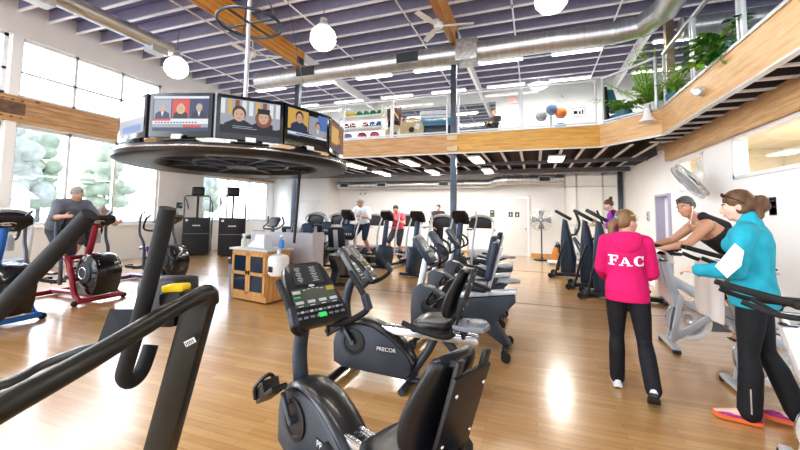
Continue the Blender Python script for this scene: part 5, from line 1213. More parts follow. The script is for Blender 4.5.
class Person:
    """joints in metres, person facing +y, +x its right hand side"""
    def __init__(s, name, label, loc, rz, J, H=1.7, skin=0, vox=.009, head=(0, 0, 0), group=None, girth=1., female=True, cat='person', hs=.95):
        s.t = thing(name, label, cat, loc, rz, group); s.J = {k: V(v) for k, v in J.items()}; s.k = H/1.7; s.skin = SKIN[skin]; s.vox = vox; s.g = girth; s.female = female
        s.HM = M.Translation(s.J['head']) @ Euler((R(head[1]), R(head[2]), R(head[0])), 'ZXY').to_matrix().to_4x4() @ M.Scale(s.k*hs, 4)
        J = s.J
        s.rt_h = (J['hipR']-J['hipL']).normalized(); s.rt_s = (J['shR']-J['shL']).normalized()
    def torso(s, mb, inf=0., z0=0., z1=1., wmul=1., belly=0., hem=False):
        J, k, g = s.J, s.k, s.g
        pel, ch, nk = J['pelvis'], J['chest'], J['neck']
        fem = s.female
        prof = [(-.19 if hem else -.13, .172 if hem else .125, .122 if hem else .095), (0, .174 if hem else (.165 if fem else .158), .122 if hem else .112), (.14, .163 if fem else .155, .108), (.34, .135 if fem else .148, .1+belly), (.52, .14 if fem else .158, .105+belly*.6), (.72, .158 if fem else .178, .115), (.88, .150 if fem else .175, .1), (.96, .11, .08), (1.02, .06, .06)]
        rings = []
        sp = lambda t: pel*(1-t)**2+2*(ch+(ch-(pel+nk)/2)*.0)*t*(1-t)+nk*t*t if False else (mixv(pel, ch, t/.62) if t < .62 else mixv(ch, nk, (t-.62)/.38))
        for (t, a, b) in prof:
            if t < z0-.06 or t > z1+.001: continue
            c = sp(t) if t >= 0 else pel+(pel-ch).normalized()*(-t*.6*k)
            tt = max(0, t); d = (sp(min(1, tt+.12))-sp(max(0, tt-.12))).normalized()
            rt = s.rt_h.lerp(s.rt_s, max(0, min(1, t))).normalized(); fd = d.cross(rt)*1.; fd = -rt.cross(d)*-1. if False else d.cross(rt)
            fd.normalize(); rt = fd.cross(d).normalized()
            if rt.dot(s.rt_s) < 0: rt = -rt; fd = -fd
            rings.append(oval(c, (a*g*k*wmul+inf), (b*g*k+inf), rt, fd))
        mb.rings(rings)
        # shoulders yoke
        if z1 > .85: 
            for q in ('L', 'R'): capsule(mb, [mixv(J['neck'], J['chest'], .25), J['sh'+q]], [(.07)*k*g+inf, .058*k*g+inf])
        if fem and z1 > .7:
            fd = s.rt_s.cross((nk-ch).normalized())*-1
            if fd.dot(V((0, 1, 0))) < 0 and not J.get('flip'): pass
            f2 = (nk-ch).normalized().cross(s.rt_s)
            for q in (-1, 1): mb.sph(mixv(ch, nk, .25)+s.rt_s*q*.075*k+f2*.085*k, (.062*k+inf*.6,)*3, n=12)
    def arm(s, mb, q, inf=0., t0=0., t1=1., wide=0.):
        J, k, g = s.J, s.k, s.g
        a, b, c = J['sh'+q], J['el'+q], J['wr'+q]
        P = [(0, a, .056), (.25, mixv(a, b, .5), .05), (.5, b, .041), (.68, mixv(b, c, .35), .041), (1., c, .028)]
        pts = [p for (t, p, r) in P if t0-.001 <= t <= t1+.001]; rs = [r*k*(g*.5+.5)+inf+wide*t for (t, p, r) in P if t0-.001 <= t <= t1+.001]
        capsule(mb, pts, rs)
    def leg(s, mb, q, inf=0., t0=0., t1=1., flare=0., calf=True):
        J, k, g = s.J, s.k, s.g
        a, b, c = J['hip'+q], J['kn'+q], J['an'+q]
        back = (mixv(a, c, .5)-b)
        P = [(0, a, .092), (.25, mixv(a, b, .5), .078), (.5, b, .056), (.68, mixv(b, c, .32)+(V((0, -.012, 0))), .056), (1., c, .037)]
        pts = [p for (t, p, r) in P if t0-.001 <= t <= t1+.001]; rs = [r*k*(g*.5+.5)+inf+max(0, t-.5)*flare for (t, p, r) in P if t0-.001 <= t <= t1+.001]
        capsule(mb, pts, rs)
    def hand(s, mb, q, d, n, curl=35, spread=1.):
        k = s.k; w = s.J['wr'+q]; d = V(d).normalized(); n = V(n); n = (n-d*n.dot(d)).normalized()
        lat = d.cross(n)                       # across the palm
        sg = 1 if q == 'R' else -1             # thumb side
        th = lat*sg*(1 if True else -1)
        capsule(mb, [w-d*.01, w+d*.035*k+th*.012*k, w+d*.078*k+th*.02*k], [.026*k, .024*k, .0155*k]); capsule(mb, [w+d*.03*k-th*.012*k, w+d*.075*k-th*.022*k], [.022*k, .0145*k]); mb.sph(w+d*.075*k, .016*k)
        for i, (o, L) in enumerate(((.028, .066), (.009, .075), (-.01, .07), (-.028, .055))):
            p = w+d*.085*k+th*o*k; dd = (d+th*o*2.5*spread).normalized(); ax = dd.cross(n); pts = [p]
            for j, f_ in enumerate((.45, .32, .25)):
                a = R(curl*(j+.6)); v = dd*math.cos(a)+n*math.sin(a); p = p+v*L*f_*k; pts.append(p)
            mb.tube(pts, [.0095*k, .009*k, .0083*k, .007*k], 8); mb.sph(pts[-1], .007*k, n=8)
            for p_ in pts[:-1]: mb.sph(p_, .0093*k, n=8)
        p = w+d*.025*k+th*.028*k; v = (d*.6+th*.75+n*.35).normalized(); pts = [p, p+v*.036*k, p+v*.036*k+(v*.6+d*.5+n*.45).normalized()*.032*k, p+v*.036*k+(v*.6+d*.5+n*.45).normalized()*.052*k]
        mb.tube(pts, [.0125*k, .0112*k, .0095*k, .008*k], 8); mb.sph(pts[-1], .008*k, n=8)
    def headparts(s, mb):
        X = s.HM; A = lambda c, r, rot=None: mb.sph(X @ V(c), V(r)*s.k, rot=(X.to_3x3().normalized() @ Euler(rot or (0, 0, 0)).to_matrix()), n=16)
        A((0, -.012, .035), (.074, .092, .085)); A((0, .018, -.02), (.064, .076, .075)); A((0, .034, -.068), (.047, .052, .045)); A((0, .06, -.09), (.024, .024, .02))
        for q in (-1, 1):
            A((q*.035, .058, -.025), (.026, .028, .024)); A((q*.032, .078, .022), (.026, .012, .008)); A((q*.074, -.005, -.012), (.01, .019, .03)); A((q*.012, .092, -.036), (.011, .011, .009))
        mb.tube([X @ V(p) for p in ((0, .083, .022), (0, .1, -.005), (0, .108, -.03))], [.008*s.k, .011*s.k, .013*s.k], 8); mb.sph(X @ V((0, .107, -.03)), .0135*s.k)
        A((0, .085, -.058), (.024, .012, .006)); A((0, .083, -.068), (.021, .012, .007))
        nb = s.J['neck']; capsule(mb, [mixv(nb, s.J['chest'], .12), X @ V((0, -.02, -.06))], [.06*s.k, .052*s.k])
    def body(s, hands={}, feet=True):
        mb = MB(); s.torso(mb); s.headparts(mb)
        for q in ('L', 'R'):
            s.arm(mb, q); s.leg(mb, q)
            h = hands.get(q, (tuple(s.J['wr'+q]-s.J['el'+q]), (0, .3, -1) if False else (-.8 if q == 'R' else .8, .2, 0), 35)); s.hand(mb, q, *h)
            an, to = s.J['an'+q], s.J['to'+q]; capsule(mb, [an, mixv(an, to, .5)-V((0, 0, .01)), to], [.04*s.k, .034*s.k, .026*s.k])
        me = fused(mb, s.vox, 4); me.materials.clear(); me.materials.append(s.skin)
        s.b = link('body', me, s.t)
        X = s.HM; ey = MB(); ir = MB(); br = MB(); lp = MB()
        for q in (-1, 1):
            ey.sph(X @ V((q*.032, .0765, .006)), .0105*s.k, n=10); ir.sph(X @ V((q*.032, .0838, .005)), .006*s.k, n=8)
            br.tube([X @ V((q*.016, .089, .027)), X @ V((q*.034, .088, .032)), X @ V((q*.052, .075, .026))], .0042*s.k, 6)
        lp.tube([X @ V((-.022, .085, -.063)), X @ V((0, .096, -.062)), X @ V((.022, .085, -.063))], [.003*s.k, .006*s.k, .003*s.k], 6)
        ey.build('eye', [PAPER], s.t); ir.build('iris', [DINK], s.t); lp.build('lips', [mat('lip_rose', (.42, .13, .11), .4)], s.t)
        s.brow = br
        return s
    def cloth(s, name, m, fn, vox=None, smooth=5):
        mb = MB(); fn(mb); me = fused(mb, vox or s.vox*1.15, smooth); me.materials.clear(); me.materials.append(m)
        return link(name, me, s.t)
    def hair(s, m, blobs=(), tubes=(), name='hair', vox=None):
        X = s.HM; mb = MB()
        for c, r in blobs: mb.sph(X @ V(c), V(r)*s.k, rot=X.to_3x3().normalized(), n=16)
        for pts, rs in tubes: capsule(mb, [X @ V(p) for p in pts], [r*s.k for r in rs])
        me = fused(mb, vox or .009, 3); me.materials.clear(); me.materials.append(m); h = link(name, me, s.t)
        s.brow.build('eyebrow', [m], h)
        return h
    def shoe(s, q, m, sole, pitch=0., L=None):
        an, to = s.J['an'+q], s.J['to'+q]; d = V((to.x-an.x, to.y-an.y, 0)).normalized()
        f = (to-an); f3 = V((d.x*math.cos(R(pitch)), d.y*math.cos(R(pitch)), math.sin(R(pitch)))); up = V((-d.x*math.sin(R(pitch)), -d.y*math.sin(R(pitch)), math.cos(R(pitch)))); sd = f3.cross(up)
        o = an-up*.075*s.k; k = s.k
        rr = []; so = []
        for (t, w, h, zb) in ((-.075, .022, .05, .012), (-.06, .034, .085, .0), (-.02, .037, .095, 0), (.04, .038, .085, 0), (.1, .044, .065, 0), (.15, .047, .05, 0), (.19, .038, .04, .004), (.212, .018, .026, .012)):
            c = o+f3*t*k
            rr.append([c+sd*w*k+up*(zb+.012)*k, c+sd*w*.9*k+up*(h*.6)*k, c+sd*w*.45*k+up*h*k, c-sd*w*.45*k+up*h*k, c-sd*w*.9*k+up*(h*.6)*k, c-sd*w*k+up*(zb+.012)*k])
            so.append([c+sd*w*1.06*k+up*zb*k, c+sd*w*1.08*k+up*(zb+.028)*k, c-sd*w*1.08*k+up*(zb+.028)*k, c-sd*w*1.06*k+up*zb*k])
        a = MB().rings(rr).build('shoe', [m], s.t); md = a.modifiers.new('round', 'SUBSURF'); md.levels = md.render_levels = 1
        MB().rings(so).build('sole', [sole], a)
        return a
def standing(H, stance=.1, hipz=None):
    k = H/1.7
    J = dict(pelvis=(0, 0, .95), chest=(0, .0, 1.24), neck=(0, -.01, 1.435), head=(0, .03, 1.575), shL=(-.165, -.015, 1.385), shR=(.165, -.015, 1.385), elL=(-.23, -.03, 1.11), elR=(.23, -.03, 1.11), wrL=(-.24, .08, .88), wrR=(.24, .08, .88),
             hipL=(-.085, 0, .92), hipR=(.085, 0, .92), knL=(-stance, .02, .5), knR=(stance, .02, .5), anL=(-stance, -.02, .085), anR=(stance, -.02, .085), toL=(-stance-.03, .16, .03), toR=(stance+.03, .16, .03))
    return {a: V(v)*k for a, v in J.items()}

PINK = mat('magenta_fleece', (.62, .006, .135), .8, var=.1, scale=14, bump=.15)
BLKC = mat('black_trousers', (.008, .008, .011), .75, var=.3, scale=20)
AQUA = mat('aqua_fleece', (.02, .34, .44), .85, var=.14, scale=14, bump=.2)
TANK = mat('black_tank_knit', (.012, .012, .014), .7, var=.2)
BRH = mat('brown_hair', (.12, .06, .028), .5, var=.35, scale=26, stretch=(1, 1, .25)); LBH = mat('light_brown_hair', (.20, .11, .05), .5, var=.35, scale=26, stretch=(1, 1, .25))
GRH = mat('salt_pepper_hair', (.075, .072, .07), .6, var=.6, scale=40); SHG = mat('short_grey_hair', (.34, .32, .30), .7, var=.3, scale=40); DKH = mat('dark_hair', (.025, .017, .014), .5, var=.3)
WSH = mat('white_shoe', (.75, .75, .76), .6, var=.06); DSOLE = mat('dark_sole', (.03, .03, .035), .7); MAG = mat('magenta_shoe', (.36, .03, .20), .6, var=.3, scale=40); ORS = mat('orange_sole', (.75, .16, .04), .6)

# --- woman in the pink hoodie, walking away, head turned to her right
H = 1.62; J = standing(H); k = H/1.7
J.update(shL=(-.152*k, -.02, 1.38*k), shR=(.152*k, -.0, 1.375*k), elL=(-.205*k, .05, 1.12*k), elR=(.205*k, .04, 1.10*k), wrL=(-.17*k, .24, 1.02*k), wrR=(.15*k, .24, 1.04*k),
         hipL=(-.085*k, 0, .92*k), hipR=(.085*k, 0, .92*k), knL=(-.085, .06, .49*k), knR=(.12, -.0, .48*k), anL=(-.09, .09, .085), anR=(.15, -.24, .15), toL=(-.1, .25, .03), toR=(.165, -.08, .045), head=(.015, .03, 1.565*k))
pw = Person('person', 'woman in magenta hoodie and black trousers, back turned, walking', (.77, 3.86, 0), R(-8), J, H, 0, .008, head=(-52, -8, 0)).body({'L': ((.7, .75, .0), (.5, -.3, -.6), 45), 'R': ((-.6, .75, .05), (-.5, -.3, -.6), 45)})
hd = pw.cloth('hoodie', PINK, lambda mb: (pw.torso(mb, .022, -.14, 1.0, .92, 0., True), [pw.arm(mb, q, .02, wide=.006) for q in 'LR']), .012, 6)
def hood(mb):
    nk = pw.J['neck']; 
    for (dx, dy, dz, r) in ((0, -.1, -.055, (.115, .045, .1)), (.07, -.06, .0, (.06, .06, .045)), (-.07, -.06, .0, (.06, .06, .045)), (0, -.085, .01, (.09, .055, .04))): mb.sph(nk+V((dx, dy, dz)), r, n=14)
pw.cloth('hood', PINK, hood, .01, 4)
pw.cloth('trousers', BLKC, lambda mb: (pw.torso(mb, .012, -.14, .15), [pw.leg(mb, q, .006, flare=.04) for q in 'LR']), .01, 5)
pw.shoe('L', WSH, WSH); pw.shoe('R', WSH, DSOLE, -32)
hr = pw.hair(LBH, [((0, -.018, .045), (.084, .1, .088)), ((0, -.05, .0), (.078, .07, .07))], [([(0, -.1, .02), (-.0, -.145, .0), (-.01, -.165, -.05), (-.02, -.16, -.12), (-.03, -.14, -.17)], [.03, .034, .036, .03, .014])])
X = pw.HM; MB().tube([X @ V((.022*math.cos(a), -.118-.006*math.sin(a), .012+.03*math.sin(a))) for a in [i*.5236 for i in range(12)]], .01, 6, closed=True).build('hair_tie', [mat('blue_tie', (.1, .45, .75), .6)], hr)
MB().tube([X @ V((.083*math.cos(a), -.0+.09*math.sin(a), .062+.018*math.sin(a))) for a in [i*.2618-.3 for i in range(15)]], .006, 6).build('sunglasses', [mat('gold_band', (.6, .42, .15), .4)], hr)
# FAC letters laid onto the hoodie's back
def project(obj, mb, mats, name, parent, M0, off=.005, axis=V((0, 1, 0))):
    me = obj.data; bv = BVHTree.FromPolygons([v.co.copy() for v in me.vertices], [tuple(p.vertices) for p in me.polygons]); v2 = []
    for p in mb.v:
        q = M0 @ V(p); hit = bv.ray_cast(q-axis*.6, axis); v2.append((hit[0]-axis*off) if hit[0] is not None else q)
    mb.v = v2; return mb.build(name, mats, parent)
def quadstrip(mb, x0, x1, y0, y1, n=6, sk0=0., sk1=0.):
    b = len(mb.v); pts = []
    for j in range(n+1):
        t = j/n; y = y0+(y1-y0)*t; dx = sk0+(sk1-sk0)*t
        for i in range(3): pts.append((x0+(x1-x0)*i/2+dx, y, 0))
    mb.add(pts, [(3*j+i, 3*j+i+1, 3*j+i+4, 3*j+i+3) for j in range(n) for i in range(2)])
lt = MB()
h = .092
def letF(x): quadstrip(lt, x+.014, x+.036, 0, h); quadstrip(lt, x, x+.05, 0, .012, 1); quadstrip(lt, x, x+.076, h-.012, h, 1); quadstrip(lt, x+.036, x+.06, h*.46, h*.58, 1); quadstrip(lt, x+.066, x+.076, h-.032, h, 2); quadstrip(lt, x+.054, x+.062, h*.36, h*.68, 2)
def letA(x, s=.8): g = h*s; quadstrip(lt, x+.006, x+.017, 0, g, 5, .0, .03); quadstrip(lt, x+.066, x+.088, 0, g, 5, 0, -.034); quadstrip(lt, x-.004, x+.03, 0, .01, 1); quadstrip(lt, x+.056, x+.1, 0, .01, 1); quadstrip(lt, x+.02, x+.07, g*.3, g*.42, 1)
def letC(x, s=1.):
    pts = []; n_ = 16
    for i in range(n_+1):
        a = R(45+270*i/n_); w = .011+.011*max(0, -math.cos(a)) ; c = (x+.045+.034*math.cos(a), h*.5+.038*math.sin(a))
        pts += [(c[0]-w*.8*math.cos(a), c[1]-w*.5*math.sin(a), 0), (c[0]+w*.5*math.cos(a), c[1]+w*.5*math.sin(a), 0)]
    lt.add(pts, [(2*i, 2*i+1, 2*i+3, 2*i+2) for i in range(n_)]); quadstrip(lt, x+.066, x+.076, h*.62, h, 3); quadstrip(lt, x+.068, x+.076, h*.02, h*.36, 2)
letF(-.142); letA(-.058); letC(.05)
project(hd, lt, [mat('white_print', (.88, .86, .88), .6)], 'lettering', hd, M.Translation((.0, 0, 1.17*k)) @ M.Rotation(R(90), 4, 'X'))

# --- woman in the aqua fleece, standing sideways, paper under her arm
H = 1.76; J = standing(H, .09); k = H/1.7
J.update(shL=(-.17*k, .02, 1.38*k), shR=(.175*k, -.02, 1.38*k), elL=(-.215*k, .07, 1.10*k), elR=(.25*k, .02, 1.10*k), wrL=(-.15*k, .31, 1.08*k), wrR=(.10*k, .27, 1.07*k), chest=(0, .0, 1.24*k), neck=(0, .015, 1.44*k), head=(0, .07, 1.585*k),
         knL=(-.09, .04, .5*k), knR=(.1, -.04, .5*k), anL=(-.1, .05, .085), anR=(.11, -.2, .095), toL=(-.14, .24, .03), toR=(.1, -.03, .035))
ba = Person('person', 'woman in aqua fleece jacket holding a white paper, brown hair tied back', (1.60, 3.70, 0), R(62), J, H, 2, .008, head=(10, -12, 0)).body({'L': ((.15, 1, -.05), (.3, 0, -1), 40), 'R': ((-.8, .7, -.1), (0, .2, -1), 50)})
jk = ba.cloth('fleece_jacket', AQUA, lambda mb: (ba.torso(mb, .025, -.14, .98, 1.0, 0., True), [ba.arm(mb, q, .018, wide=.004) for q in 'LR']), .012, 6)
ba.cloth('collar', AQUA, lambda mb: capsule(mb, [ba.J['neck']+V((0, -.015, -.03)), ba.J['neck']+V((0, -.01, .045))], [.095, .075]), .01, 3)
tr = ba.cloth('trousers', BLKC, lambda mb: (ba.torso(mb, .014, -.14, .2), [ba.leg(mb, q, .008, flare=.06) for q in 'LR']), .011, 5)
MB().tube([ba.J['anL']+V((-.085, -.02, .02)), ba.J['anL']+V((-.083, -.02, .2))], .005, 5).build('zip', [CHROME], tr)
for q in 'LR': ba.shoe(q, MAG, ORS)
hr = ba.hair(BRH, [((0, -.02, .048), (.086, .1, .088)), ((0, -.06, .01), (.08, .07, .075)), ((.05, -.0, -.03), (.03, .05, .06)), ((-.05, -.02, -.02), (.03, .05, .05))], [([(0, -.11, .03), (0, -.15, .015), (.01, -.155, -.03), (.02, -.135, -.06)], [.035, .045, .045, .03]), ([(0, -.13, -.04), (-.02, -.11, -.1), (-.04, -.02, -.17), (-.05, .05, -.2)], [.03, .03, .028, .018])])
X = ba.HM
MB().tube([X @ V((.02*math.cos(a)+.0, -.135, -.03+.035*math.sin(a))) for a in [i*.5236 for i in range(12)]], .01, 6, closed=True).build('hair_tie', [mat('pink_tie', (.8, .05, .35), .6)], hr)
sg = MB()
for q in (-1, 1): sg.sph(X @ V((q*.035, .066, .105)), (.03, .012, .02), rot=(R(-30), 0, 0)); sg.tube([X @ V((q*.066, .06, .1)), X @ V((q*.088, .0, .05)), X @ V((q*.084, -.04, .01))], .005, 6)
sg.build('sunglasses', [mat('amber_dark_lens', (.06, .035, .02), .2)], hr)

# --- man in the black tank top on the spin bike (bike root 1.5, 5.38)
H = 1.78; k = H/1.7
J = dict(pelvis=(0, .18, 1.06), chest=(0, .46, 1.32), neck=(0, .66, 1.52), head=(0, .76, 1.665), shL=(-.2, .62, 1.46), shR=(.2, .62, 1.46), elL=(-.27, .83, 1.25), elR=(.27, .83, 1.25), wrL=(-.22, 1.07, 1.175), wrR=(.22, 1.07, 1.175),
         hipL=(-.1, .18, 1.02), hipR=(.1, .18, 1.02), knL=(-.12, .46, .70), knR=(.12, .54, .86), anL=(-.15, .24, .30), anR=(.15, .38, .44), toL=(-.16, .42, .22), toR=(.16, .55, .36))
mn = Person('person', 'man in black tank top leaning on the handlebar of a spin bike', (1.5+.98, 5.38, 0), R(90), J, H, 1, .008, head=(38, -14, 0), girth=1.12, female=False).body({'L': ((.1, .95, -.2), (.2, -.2, -1), 55), 'R': ((-.1, .95, -.2), (-.2, -.2, -1), 55)})
def tank(mb):
    mn.torso(mb, .014, -.05, .8)
    for q in (-1, 1): capsule(mb, [mixv(mn.J['chest'], mn.J['neck'], .5)+V((q*.1, .04, .02)), mn.J['neck']+V((q*.11, -.03, .035)), mixv(mn.J['chest'], mn.J['neck'], .45)+V((q*.11, -.12, .04))], [.06, .058, .065])
mn.cloth('tank_top', TANK, tank, .01, 4)
mn.cloth('shorts', BLKC, lambda mb: (mn.torso(mb, .014, -.14, .15), [mn.leg(mb, q, .02, 0, .5) for q in 'LR']), .012, 4)
for q in 'LR': mn.shoe(q, WSH, DSOLE, -12)
hr = mn.hair(GRH, [((0, -.02, .055), (.082, .095, .082)), ((0, -.05, .02), (.079, .07, .07)), ((0, .035, .098), (.06, .05, .028)), ((.07, -.01, .02), (.014, .03, .04)), ((-.07, -.01, .02), (.014, .03, .04))])
MB().tube([mn.HM @ V(p) for p in ((-.082, .01, -.01), (-.085, .03, -.05), (-.06, .05, -.12), (-.03, .06, -.2))], .004, 5).sph(mn.HM @ V((-.083, .008, -.01)), .011).build('earphone', [INK], mn.t)

# --- distant people
def simple(name, label, loc, rz, J, H, top, bottom, hairm, skin=0, short_sleeve=True, short_leg=True, blobs=None, tubes=(), head=(0, 0, 0), shoes=WSH, girth=1., female=False, belly=0., hands={}, vox=.013):
    p = Person(name, label, loc, rz, J, H, skin, vox, head, girth=girth, female=female).body(hands)
    p.cloth('shirt', top, lambda mb: (p.torso(mb, .026, -.03, .97, 1.04, belly), [p.arm(mb, q, .022, 0, .5 if short_sleeve == True else (1. if short_sleeve == False else .25)) for q in 'LR']) if short_sleeve != 'none' else p.torso(mb, .018, -.03, .9), vox*1.1, 4)
    p.cloth('shorts' if short_leg else 'trousers', bottom, lambda mb: (p.torso(mb, .018, -.14, .12), [p.leg(mb, q, .022, 0, .5 if short_leg else 1.) for q in 'LR']), vox*1.1, 4)
    for q in 'LR': p.shoe(q, shoes, DSOLE)
    p.hair(hairm, blobs or [((0, -.02, .05), (.081, .096, .084)), ((0, -.05, .02), (.077, .068, .065))], tubes, vox=.011)
    return p
GSH = mat('grey_tshirt', (.15, .165, .20), .8, var=.1, scale=10); LGS = mat('pale_grey_tshirt', (.34, .37, .43), .8, var=.08, scale=10); DGS = mat('dark_grey_shorts', (.055, .06, .07), .8)
PNK = mat('coral_pink_top', (.80, .10, .16), .7); WTS = mat('white_tshirt', (.74, .77, .82), .8, var=.04); NVS = mat('navy_shorts', (.02, .035, .07), .8); PPT = mat('violet_top', (.34, .02, .45), .7); BRT = mat('plum_brown_top', (.16, .09, .11), .8)
def J_trainer(lean=.25):
    return dict(pelvis=(0, 0, 1.22), chest=(0, lean*.55, 1.49), neck=(0, lean*1.0, 1.67), head=(0, lean*1.0+.07, 1.80), shL=(-.2, lean*.9, 1.62), shR=(.2, lean*.9, 1.62), elL=(-.34, lean+.1, 1.38), elR=(.33, lean+.12, 1.4), wrL=(-.3, lean+.3, 1.28), wrR=(.3, lean+.33, 1.42),
                hipL=(-.1, 0, 1.18), hipR=(.1, 0, 1.18), knL=(-.12, .1, .79), knR=(.12, .28, .87), anL=(-.2, -.05, .40), anR=(.2, .12, .52), toL=(-.2, .14, .34), toR=(.2, .3, .46))
mg = simple('person', 'heavy grey-haired man in charcoal t-shirt and shorts on the red cross trainer', (AX-1.0, 4.1, 0), R(-90), J_trainer(.3), 1.75, GSH, DGS, SHG, 0, girth=1.28, belly=.05, head=(25, -22, 0))
MB().tube([mixv(mg.J['elL'], mg.J['shL'], .1)+V((.052*math.cos(a), .05*math.sin(a), 0)) for a in [i*.5236 for i in range(12)]], .02, 6, closed=True).build('arm_band', [BLACK], mg.t)
Jb = J_trainer(.62); Jb['chest'] = V((0, .30, 1.42)); Jb['neck'] = V((0, .52, 1.5)); Jb['head'] = V((0, .64, 1.5)); Jb['shL'] = V((-.2, .46, 1.47)); Jb['shR'] = V((.2, .46, 1.47)); Jb['elL'] = V((-.3, .62, 1.25)); Jb['elR'] = V((.3, .62, 1.25)); Jb['wrL'] = V((-.28, .8, 1.28)); Jb['wrR'] = V((.28, .8, 1.28))
simple('person', 'person in pale grey t-shirt bent forward beyond the grey-haired man', (-9.2, 5.15, 0), R(-90), Jb, 1.72, LGS, DGS, SHG, 0, girth=1.15, head=(0, -45, 0))
J = J_trainer(.1); J['wrL'] = V((-.22, .42, 1.42)); J['wrR'] = V((.22, .42, 1.42))
cp = simple('person', 'man in white t-shirt and grey cap working out in the middle of the hall', (-4.72, 9.85, 0), R(170), {a: V(v)-V((0, 0, -.02)) for a, v in J.items()}, 1.76, WTS, NVS, SHG, 1, head=(-40, -15, 0), blobs=[((0, -.02, .05), (.084, .1, .086)), ((0, .07, .065), (.06, .06, .012))])
J = J_trainer(.05); J['wrL'] = V((-.2, .36, 1.5)); J['wrR'] = V((.26, .3, 1.36))
simple('person', 'dark-haired woman in coral pink top and dark shorts on an elliptical', (-3.85, 10.4, 0), R(165), {a: V(v)-V((0, 0, .14)) for a, v in J.items()}, 1.64, PNK, DGS, DKH, 0, short_sleeve='cap', female=True, head=(35, 0, 0), blobs=[((0, -.02, .05), (.09, .105, .092)), ((0, -.06, -.02), (.085, .07, .08))])
p = at(437, 215, Y=12.75)
J = standing(1.68); J.update(elL=(-.24, .1, 1.12), elR=(.24, .1, 1.12), wrL=(-.2, .33, 1.1), wrR=(.2, .33, 1.1)); J = {a: V(v)+V((0, 0, .2)) for a, v in J.items()}
simple('person', 'dark-haired runner in a black top behind the fifth rear treadmill', (p.x, 12.95, 0), R(180), J, 1.68, TANK, BLKC, DKH, 0, short_leg=False, female=True)
J = J_trainer(.12); J = {a: V(v)-V((0, 0, .03)) for a, v in J.items()}; J['wrL'] = V((-.24, .45, 1.36)); J['wrR'] = V((.24, .42, 1.42)); J['elL'] = V((-.26, .2, 1.33)); J['elR'] = V((.26, .2, 1.33))
simple('person', 'woman in violet top with hair in a bun on the tall ellipticals', (1.64, 8.72, 0), R(82), J, 1.66, PPT, BLKC, BRH, 2, short_sleeve=True, short_leg=False, female=True, head=(0, -18, 0), tubes=[([(0, -.08, .1), (0, -.1, .14)], [.03, .04])])
J = standing(1.62); J.update(elL=(-.22, .1, 1.08), elR=(.22, .1, 1.08), wrL=(-.12, .28, 1.1), wrR=(.12, .28, 1.1))
simple('person', 'person in black top with fair tied hair on the upper floor, back turned', (-1.25, 12.9, ZM1+.006), R(150), {a: V(v) for a, v in J.items()}, 1.62, TANK, BLKC, mat('fair_hair', (.45, .26, .08), .5, var=.2), 0, short_sleeve=False, short_leg=False, female=True, head=(20, -20, 0), tubes=[([(0, -.1, .06), (0, -.15, .02), (0, -.15, -.06)], [.03, .04, .02])]).t.location.z = ZM1+.006-.0
J = standing(1.68); 
ub = simple('person', 'person in plum top with yellow strap beside the ball rack upstairs', (-4.2, 10.85, ZM1+.006), R(200), J, 1.68, BRT, BLKC, BRH, 0, female=True, head=(30, 0, 0), short_leg=False)
MB().tube([ub.J['shR']+V((-.04, .1, .03)), ub.J['chest']+V((.0, .16, .0)), ub.J['hipL']+V((-.06, .13, .1))], .025, 6, smooth=4, flat=.4).build('strap', [YEL], ub.t)

# --- things held or hung
t = thing('paper_sheet', 'white printed sheet held under the arm of the woman in aqua', 'paper', (0, 0, 0))
c = [at(735, 243, D=2.74), at(744, 251, D=2.66), at(741, 266, D=2.64), at(727, 278, D=2.7), at(715, 266, D=2.78)]
n = (c[1]-c[0]).cross(c[3]-c[0]).normalized()*.0015
ctr = sum(c, V())/5; t.location = ctr
sh = MB().add([p-ctr for p in c]+[p-ctr+n for p in c], [(0, 1, 2, 3, 4), (9, 8, 7, 6, 5)]+[(i, (i+1) % 5, 5+(i+1) % 5, 5+i) for i in range(5)])
sh.build('sheet', [PAPER], t)
ex = (c[1]-c[0]).normalized(); ey_ = ((c[3]-c[0])-ex*ex.dot(c[3]-c[0])).normalized(); nn = n.normalized()
if nn.dot(V((0, 0, EYE))-ctr) < 0: nn = -nn
ln = MB()
for i in range(5):
    o = c[0]-ctr+ey_*(.06+.022*i)+nn*.004+ex*.03; ln.add([o, o+ex*(.1-.012*i), o+ex*(.1-.012*i)+ey_*.005, o+ey_*.005], [(0, 1, 2, 3)])
ln.build('print_line', [LGREY], t)
def towel(lab, P, mcol, name='towel'):
    """cloth over a bar: P rows of points top to hem"""
    nr, ncn = len(P), len(P[0]); vs = [p for r_ in P for p in r_]; fs = [(i*ncn+j, i*ncn+j+1, (i+1)*ncn+j+1, (i+1)*ncn+j) for i in range(nr-1) for j in range(ncn-1)]
    ctr = sum((V(p) for p in vs), V())/len(vs); mb = MB().add([V(p)-ctr for p in vs], fs); o = mb.build(name, [mcol], None, ctr)
    s_ = o.modifiers.new('thick', 'SOLIDIFY'); s_.thickness = .008; q_ = o.modifiers.new('round', 'SUBSURF'); q_.levels = q_.render_levels = 2
    o.data.shade_smooth(); tag(o, lab, 'towel', 'towels on the spin bikes'); return o
TW1 = mat('white_towel', (.84, .83, .84), .95, var=.05, scale=40, bump=.3); TW2 = mat('beige_grey_towel', (.66, .62, .58), .95, var=.06, scale=40, bump=.3)
def drape(x, y0, y1, ztop, zb, back=.14, fold=.02, n=9, dz=0.):
    rows = []
    for (dx, z) in ((back, ztop-.16), (back*.7, ztop-.02), (0, ztop+.012), (-.03, ztop-.02), (-.045, ztop-.12), (-.05, (ztop+zb)/2), (-.055, zb)):
        rows.append([(x+dx+fold*math.sin(j*1.9)*(1 if z < ztop-.05 else .2), y0+(y1-y0)*j/(n-1), z+dz*j/(n-1)*(1 if z < ztop-.05 else .0)) for j in range(n)])
    return rows
